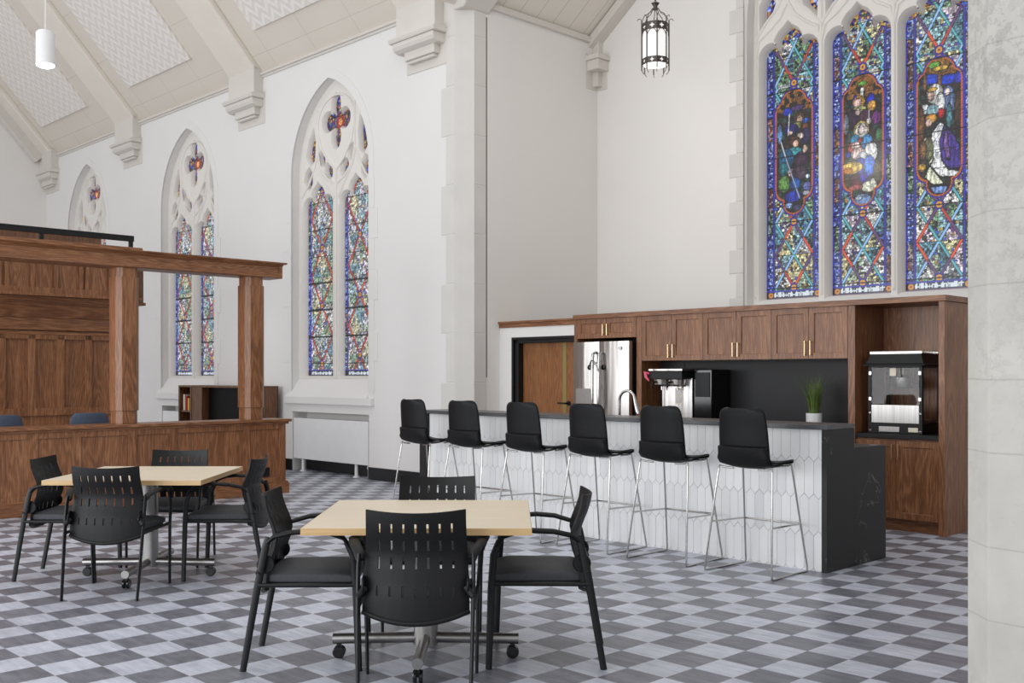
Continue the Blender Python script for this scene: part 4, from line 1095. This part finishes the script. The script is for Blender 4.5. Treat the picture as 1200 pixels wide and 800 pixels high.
vs = [p for r_ in RR for p in r_]; fs = [(0, 3, 2, 1), (20, 21, 22, 23)]+[(i*4+k, i*4+(k+1) % 4, (i+1)*4+(k+1) % 4, (i+1)*4+k) for i in range(5) for k in range(4)]
obj('hood', hdm.add(vs, fs), 'black', pm, bevel=.002)
gr = MB()
for k in range(34):
    a = a0+.016+k*(a1-a0-.034)/33; gr.box(a-.0035, a+.0035, d0+.016, d0+.022, zt+.11, zt+.132)
for k in range(14):
    d = d0+.03+k*.026; gr.box(a1-.022, a1-.016, d, d+.006, zt+.11, zt+.128)
gr.box(a0+.012, a1-.012, d0+.016, d0+.022, zt+.11, zt+.122)
obj('gallery_rail', gr, 'chrome', pm)
for a, b in ((a0+.03, (a0+a1)/2-.001), ((a0+a1)/2+.001, a1-.03)):
    dd = obj('door', MB().box(a, b, d0+.008, d0+.013, zb+.27, zt-.02), 'glass', pm)
obj('side_glass', MB().box(a1-.012, a1-.008, d0+.03, d1-.03, zb+.1, zt-.02), 'glass', pm)
obj('side_glass', MB().box(a0+.008, a0+.012, d0+.03, d1-.03, zb+.1, zt-.02), 'glass', pm)
hg = MB()
for a in (a0+.022, a1-.022):
    for z in (1.45, 1.21, 1.08, .915): hg.box(a-.014, a+.014, d0-.006, d0+.004, z-.018*(1 if z > 1.2 else .5), z+.018*(1 if z > 1.2 else .5))
obj('hinges', hg, 'chrome', pm, bevel=.003)
obj('lower_panel', MB().box(a0+.032, a1-.032, d0+.002, d0+.012, zb+.085, zb+.265), 'steel', pm, bevel=.002)
obj('drawer', MB().box(a0+.11, a0+.31, d0-.012, d0-.001, zb+.015, zb+.065), 'steel', pm, bevel=.003)
obj('rating_label', MB().box(a1-.13, a1-.04, d0-.003, d0-.001, zb+.02, zb+.06), 'cream', pm)
obj('paper_tag', MB().box(a0+.21, a0+.27, d0+.004, d0+.007, 1.425, 1.495), 'cream', pm)
kt = MB().lathe([(.02, 1.30), (.085, 1.31), (.095, 1.33), (.095, 1.41), (.06, 1.43), (.02, 1.435)], (a0+.24, d0+.22, 0), 24).tube([(a0+.24, d0+.22, 1.43), (a0+.24, d0+.22, 1.52)], .012, 8).tube([(a0+.33, d0+.2, 1.37), (a0+.43, d0+.16, 1.33)], .009, 8)
obj('kettle', kt, 'silver', pm, smooth=40)
obj('warming_deck', MB().box(a0+.03, a1-.03, d0+.03, d1-.03, zb+.1, zb+.125), 'silver', pm)
obj('door_latch', MB().tube([((a0+a1)/2+.05, d0-.0, 1.50), ((a0+a1)/2+.055, d0-.008, 1.41), ((a0+a1)/2+.035, d0-.008, 1.39)], .004, 6).tube([(a1-.14, d0+.1, 1.5), (a1-.14, d0+.1, 1.33)], [.003, .005], 6), 'chrome', pm)

# ------------------------------------------------------------------ lantern and pendant
ln = thing('hanging_lantern', 'eight-sided gothic lantern of dark metal with frosted glowing panes on a chain', 'lantern', (-6.98, 9.0, 4.75))
cx, cy = -6.98, 9.0
hexr = lambda r_, z, o=0: [(cx+r_*math.cos(PI/4*k+o), cy+r_*math.sin(PI/4*k+o), z) for k in range(8)]
gl_ = MB().lathe([(.135, 4.80), (.135, 5.22)], (cx, cy, 0), 8, cap=False); gl_.lathe([(0, 4.785), (.10, 4.79), (.132, 4.80)], (cx, cy, 0), 24, cap=False)
obj('frosted_panes', gl_, 'lampglass', ln)
fm = MB()
for p in hexr(.148, 0): fm.tube([(p[0], p[1], 4.74), (p[0], p[1], 5.27)], .007, 6)
for p in hexr(.148, 0): # curled finials
    dx, dy = (p[0]-cx)/.148, (p[1]-cy)/.148
    fm.tube([(p[0], p[1], 5.27), (p[0]+dx*.01, p[1]+dy*.01, 5.30), (p[0]+dx*.035, p[1]+dy*.035, 5.305), (p[0]+dx*.045, p[1]+dy*.045, 5.285)], .004, 6)
    fm.tube([(p[0], p[1], 4.76), (p[0]-dx*.01, p[1]-dy*.01, 4.72), (p[0]-dx*.03, p[1]-dy*.03, 4.70)], .0035, 6)
    fm.tube([(p[0], p[1], 5.27), (p[0]-dx*.03, p[1]-dy*.03, 5.34), (p[0]-dx*.085, p[1]-dy*.085, 5.37), (p[0]-dx*.115, p[1]-dy*.115, 5.42)], .004, 6)
for z0, z1 in ((5.16, 5.17), (5.235, 5.245), (4.80, 4.808), (4.858, 4.866)):
    fm.lathe([(.142, z0), (.150, z0), (.150, z1), (.142, z1), (.142, z0)], (cx, cy, 0), 8, cap=False)
obj('frame', fm, 'iron', ln)
def band(z0, z1):
    b_ = MB()
    for k in range(8):
        A = Vector(hexr(.146, 0)[k][:2]); B = Vector(hexr(.146, 0)[(k+1) % 8][:2]); L_ = (B-A).length; e = (B-A)/L_; nrm = Vector((e.y, -e.x))
        hc = (z0+z1)/2; rr = (z1-z0)*.32
        hole = [(L_/2+rr*(1+.35*math.cos(4*t))*math.cos(t), hc+rr*(1+.35*math.cos(4*t))*math.sin(t)) for t in (2*PI*i/20 for i in range(20))]
        q = MB().plate([(0.0, z0), (L_, z0), (L_, z1), (0, z1)], [hole], 0, .004)
        b_.add([(A.x+e.x*p[0]+nrm.x*p[1], A.y+e.y*p[0]+nrm.y*p[1], p[2]) for p in q.v], q.f)
        # pointed arch under the top band
        if z0 > 5:
            pts = [A+e*(L_*t) for t in (0, .12, .3, .5, .7, .88, 1)]; zz = [z0-.07, z0-.035, z0-.012, z0, z0-.012, z0-.035, z0-.07]
            b_.tube([(p.x, p.y, z) for p, z in zip(pts, zz)], .004, 5)
    return b_
obj('pierced_band', band(5.17, 5.235), 'iron', ln); obj('pierced_band', band(4.805, 4.86), 'iron', ln)
obj('crown', MB().lathe([(.02, 5.40), (.03, 5.405), (.022, 5.43), (.026, 5.45), (.045, 5.475), (.03, 5.47), (.015, 5.46)], (cx, cy, 0), 12), 'iron', ln, smooth=30)
chn = MB(); z = 5.46; k = 0
while z < 8.0:
    c_ = (1, 0) if k % 2 else (0, 1)
    chn.tube([(cx+c_[0]*.013*math.cos(t), cy+c_[1]*.013*math.cos(t), z+.025+.028*math.sin(t)) for t in (2*PI*i/8 for i in range(8))], .0035, 5, closed=True); z += .043; k += 1
obj('chain', chn, 'iron', ln)
pa, pd = -12.35, 4.52
pn = thing('pendant_light', 'white cylinder pendant light hanging from the sloped nave ceiling', 'ceiling light', (pa, pd, 5.0))
obj('shade', MB().lathe([(.100, 5.02), (.104, 5.02), (.104, 5.385), (.09, 5.39), (.0, 5.39)], (pa, pd, 0), 32), 'whitepaint', pn, smooth=40)
obj('cap', MB().lathe([(.085, 5.39), (.085, 5.405), (0, 5.41)], (pa, pd, 0), 24), 'whitepaint', pn, smooth=40)
obj('lens', MB().lathe([(0, 4.985), (.06, 4.988), (.096, 5.005), (.102, 5.03)], (pa, pd, 0), 32, cap=False), 'lampend', pn, smooth=60)
obj('cord', MB().tube([(pa, pd, 5.4), (pa, pd, 10.6)], .006, 6), 'whitepaint', pn)
# ------------------------------------------------------------------ oak reception counter, columns, beam, booth
CA = -10.95; END = 6.86
rc = thing('reception_counter', 'long panelled oak reception counter with a flat oak cap', 'counter', (CA-.1, 4.5, 0))
stl = [1.85, 2.40, 2.90, 3.40, 3.888, 4.327, 4.925, 5.397, 6.315, 6.80]
fr = MB(); t = .045
fr.box(CA-.24, CA-.012, 1.6, END-.02, 0, .85)
fp = MB()
for i, s in enumerate(stl):
    fr.box(CA-.02, CA+.004, s-t, s+t, .14, .84)
for i in range(len(stl)-1):
    s0, s1 = stl[i]+t, stl[i+1]-t
    fr.box(CA-.02, CA+.004, s0, s1, .78, .84); fr.box(CA-.02, CA+.004, s0, s1, .14, .20)
obj('panel_front', fr, 'oakz', rc, bevel=.002)
bs_ = MB().box(CA-.26, CA+.03, 1.6, END+.02, 0, .13).box(CA-.26, CA+.018, 1.6, END+.01, .13, .15)
obj('base_moulding', bs_, 'oaky', rc, bevel=.003)
cp = MB().box(CA-.36, CA+.05, 1.6, END+.045, .868, .90).box(CA-.30, CA+.02, 1.6, END+.02, .84, .868)
obj('cap', cp, 'oaky', rc, bevel=.004)
obj('outlet_cover', MB().box(CA+.0, CA+.006, 6.52, 6.62, .215, .325).box(CA+.006, CA+.009, 6.54, 6.60, .235, .305), 'black', rc)
def column(d, label):
    c = thing('oak_column', label, 'column', (-11.10, d, .90), 'oak columns between counter and beam')
    def octo(h, ch): return [(-h+ch, -h), (h-ch, -h), (h, -h+ch), (h, h-ch), (h-ch, h), (-h+ch, h), (-h, h-ch), (-h, -h+ch)]
    for nm, h, z0, z1 in (('base_block', .119, .901, 1.045), ('shaft', .130, 1.045, 2.50), ('head_block', .119, 2.50, 2.60)):
        obj(nm, MB().prism([(p[0]-11.10, p[1]+d) for p in octo(h, .050)], 2, z0, z1), 'oakz', c, bevel=.002)
column(4.90, 'oak column nearer the camera, at the right corner of the panelled booth')
column(6.46, 'free-standing oak column at the outer end of the counter and beam')
bm_ = thing('oak_beam', 'long oak beam with a crown moulding resting on the columns', 'beam', (-11.1, 4.2, 2.6))
prof = [(-11.25, 2.60), (-10.965, 2.60), (-10.94, 2.61), (-10.945, 2.625), (-10.96, 2.63), (-10.96, 2.735), (-10.93, 2.755), (-10.90, 2.775), (-10.90, 2.79), (-11.3, 2.79), (-11.25, 2.74)]
obj('beam', MB().prism(prof, 1, 1.2, 6.76).prism([(-11.25, 2.60), (-10.945, 2.60), (-10.945, 2.74), (-10.90, 2.775), (-10.90, 2.79), (-11.3, 2.79)], 1, 6.76, 6.80).box(-11.3, -10.90, 6.79, 6.84, 2.768, 2.79), 'oaky', bm_, bevel=.002)
obj('booth_fascia', MB().box(-11.35, -10.90, 1.2, 5.02, 2.7905, 2.815), 'oaky', bm_, bevel=.002)
rl = thing('black_railing', 'flat black metal railing along the top of the beam', 'railing', (-11.0, 3, 2.816))
obj('top_rail', MB().box(-11.02, -10.98, 1.2, 4.96, 2.888, 2.950), 'black', rl, bevel=.002)
for d in (4.93, 3.985, 3.03): obj('post', MB().box(-11.02, -10.98, d-.018, d+.018, 2.816, 2.888), 'black', rl)
# booth back wall
BA = -14.0
bo = thing('panelled_booth_wall', 'dark oak panelled wall with an overhanging upper cabinet behind the counter', 'wall panelling', (BA, 4, 0))
bk = MB().box(BA-.3, BA-.02, .8, 6.22, 0, 3.0)
bk.box(BA-.02, BA+.02, .8, 6.22, .90, 1.0).box(BA-.02, BA+.022, .8, 6.22, 1.90, 1.96)
mo = MB().box(BA-.02, BA+.03, .8, 6.22, 1.96, 2.00).box(BA-.02, BA+.06, .8, 6.22, 2.02, 2.06).box(BA-.02, BA+.03, .8, 6.22, 2.06, 2.18)
mo.prism([(BA-.02, 2.18), (BA+.05, 2.18), (BA+.2, 2.44), (BA-.02, 2.44)], 1, .8, 6.22)
obj('frieze', mo, 'oaky', bo, bevel=.003)
k = 0; s = .9
while s < 6.2:
    bk.box(BA-.02, BA+.022, s-.045, s+.045, 1.0, 1.96); s += .368; k += 1
obj('lower_panelling', bk, 'oakz', bo, bevel=.002)
uc = MB().box(BA-.1, BA+.345, .8, 6.22, 2.47, 3.02).box(BA-.1, BA+.42, .8, 6.25, 2.44, 2.475)
s = 6.16; st_ = .8
uc.box(BA+.36, BA+.38, .8, 6.2, 2.475, 2.55).box(BA+.36, BA+.38, .8, 6.2, 2.90, 2.98)
for s in [6.16, 5.83, 5.52, 5.44, 5.12, 4.83, 4.52, 4.43, 4.1, 3.8, 3.5, 3.2, 2.9, 2.6]: uc.box(BA+.36, BA+.38, s-.025, s+.025, 2.55, 2.90)
obj('upper_cabinet', uc, 'oakz', bo, bevel=.002)
obj('top_box', MB().box(BA-.2, BA+.2, .8, 5.78, 3.021, 3.27), 'oakdark', bo, bevel=.004)
obj('corner_bracket', MB().box(BA-.2, BA+.30, 6.24, 6.32, 2.42, 3.02).box(BA-.25, BA+.34, 6.23, 6.335, 2.38, 2.42), 'oakdark', bo, bevel=.003)
# office chairs behind the counter
def office(a, d, label):
    t = thing('office_chair', label, 'chair', (a, d, 0), 'blue-grey office chairs behind the counter')
    b = MB(); n = 10
    rows = [(.60, .20), (.62, .215), (.75, .225), (.88, .22), (.96, .205), (.99, .17)]
    vs = [(a+.05*((k/(n-1)*2-1)**2)*-1+.0+ya, d+(-1+2*k/(n-1))*w, z-.012*abs(-1+2*k/(n-1))**4) for (z, w), ya in zip(rows, (0, .0, .02, .03, .03, .02)) for k in range(n)]
    fs = [(i*n+k, i*n+k+1, (i+1)*n+k+1, (i+1)*n+k) for i in range(len(rows)-1) for k in range(n-1)]
    o = obj('backrest', b.add(vs, fs), 'blue', t, smooth=60, fix=False); m_ = o.modifiers.new('t', 'SOLIDIFY'); m_.thickness = .05; m_.offset = 0
    s_ = o.modifiers.new('b', 'BEVEL'); s_.width = .015; s_.segments = 3
    obj('seat', MB().box(a-.50, a-.05, d-.24, d+.24, .43, .50), 'blue', t, bevel=.025)
    obj('stem', MB().lathe([(.03, .08), (.03, .43)], (a-.27, d, 0), 12).box(a-.10, a+.02, d-.03, d+.03, .40, .62), 'black', t)
    ft = MB()
    for k in range(5):
        an = 2*PI*k/5; ft.tube([(a-.27, d, .09), (a-.27+.27*math.cos(an), d+.27*math.sin(an), .055)], .02, 8); ft.lathe([(0, 0), (.025, .01), (.025, .04), (0, .05)], (a-.27+.27*math.cos(an), d+.27*math.sin(an), 0), 10)
    obj('base', ft, 'plastic', t, smooth=40)
    return t
office(-12.0, 4.89, 'blue-grey upholstered office chair back showing just left of the nearer oak column')
office(-12.0, 3.93, 'blue-grey upholstered office chair back at the left edge of the photo')
# bookcase with a dark glass bay
bkc = thing('bookcase', 'low oak bookcase with a dark glass bay against the nave wall', 'bookcase', (-14.8, 8.1, 0))
d0, d1 = 7.95, 8.45
cs = MB().box(-15.95, -13.72, d0, d1, 1.235, 1.265)
for a in (-15.95, -15.55, -15.20, -13.76): cs.box(a, a+.04, d0, d1, 0, 1.235)
cs.box(-15.95, -13.72, d1-.02, d1, 0, 1.235).box(-15.91, -15.55, d0+.02, d1, .83, .855).box(-15.91, -15.55, d0+.02, d1, .42, .44).box(-15.51, -15.20, d0+.01, d1, 0, 1.235)
obj('case', cs, 'oakdark', bkc, bevel=.002)
obj('glass_bay', MB().box(-15.16, -13.76, d0+.12, d1-.02, .2, 1.235), 'screen', bkc)
gb_ = 'books standing in the low bookcase'
for i, (w_, h_, mt, lb) in enumerate(((.05, .26, 'cream', 'cream-spined book standing in the low bookcase'), (.04, .23, 'red', 'red-spined book standing in the low bookcase'), (.05, .2, 'yellow', 'yellow-spined book standing in the low bookcase'))):
    a = -15.88+i*.075
    bkk = MB().box(a, a+w_, 8.0, 8.2, .8565, .8565+h_); o = obj('book', bkk, mt, origin=(a, 8.1, .8565), bevel=.002); tag(o, lb, 'book', gb_)

# ------------------------------------------------------------------ light
wd = bpy.data.worlds.new('World'); SC.world = wd; wd.use_nodes = True
wd.node_tree.nodes['Background'].inputs[0].default_value = (.97, .98, 1.0, 1); wd.node_tree.nodes['Background'].inputs[1].default_value = .86
def area(name, a, d, z, size, power, aim, col=(1, .96, .9), size2=None):
    l = bpy.data.lights.new(name, 'AREA'); l.energy = power; l.color = col; l.size = size
    if size2: l.shape = 'RECTANGLE'; l.size_y = size2
    o = bpy.data.objects.new(name, l); COL.objects.link(o); o.location = W(a, d, z)
    v = W(*aim)-o.location; o.rotation_euler = v.to_track_quat('-Z', 'Y').to_euler()
    return o
def pt(name, a, d, z, power, r=.1, col=(1, .93, .85)):
    l = bpy.data.lights.new(name, 'POINT'); l.energy = power; l.color = col; l.shadow_soft_size = r
    o = bpy.data.objects.new(name, l); COL.objects.link(o); o.location = W(a, d, z); return o
area('nave_floor_fill', -7.0, 3.6, 7.6, 4.0, 70, (-7.0, 3.9, 0), (1, .98, .93), size2=9)  # added overhead fill that brightens floor and tables; no fixture behind it
area('nave_ceiling_fill', -15.0, 1.5, 4.2, 9.0, 20, (-15.0, 4.2, 12.0), (1, .95, .9), size2=2)  # added fill aimed upwards to lift the ceiling; stands for no real lamp
area('low_front_fill', -9.0, -4.0, 2.0, 18.0, 780, (-9.0, 8.0, .6), (.96, .98, 1.0), size2=3)  # added low fill from behind the camera for bar and lower walls; no windows built there
pt('lantern_bulb', -6.98, 9.0, 4.4, 22, .12)
# camera
cam = bpy.data.cameras.new('Camera'); co_ = bpy.data.objects.new('Camera', cam); COL.objects.link(co_)
co_.location = (0, 0, 1.435); co_.rotation_euler = (R(90), 0, 0)
cam.sensor_width = 36; cam.lens = 36*1215/1200; cam.shift_y = 39/1200; cam.clip_end = 200; cam.clip_start = .05
SC.camera = co_
SC.view_settings.view_transform = 'Standard'; SC.view_settings.look = 'None'
SC.view_settings.exposure = 0.07; SC.view_settings.gamma = 1.0; SC.view_settings.use_curve_mapping = False
SC.cycles.max_bounces = 8; SC.cycles.diffuse_bounces = 5; SC.cycles.glossy_bounces = 4
SC.cycles.sample_clamp_indirect = 6
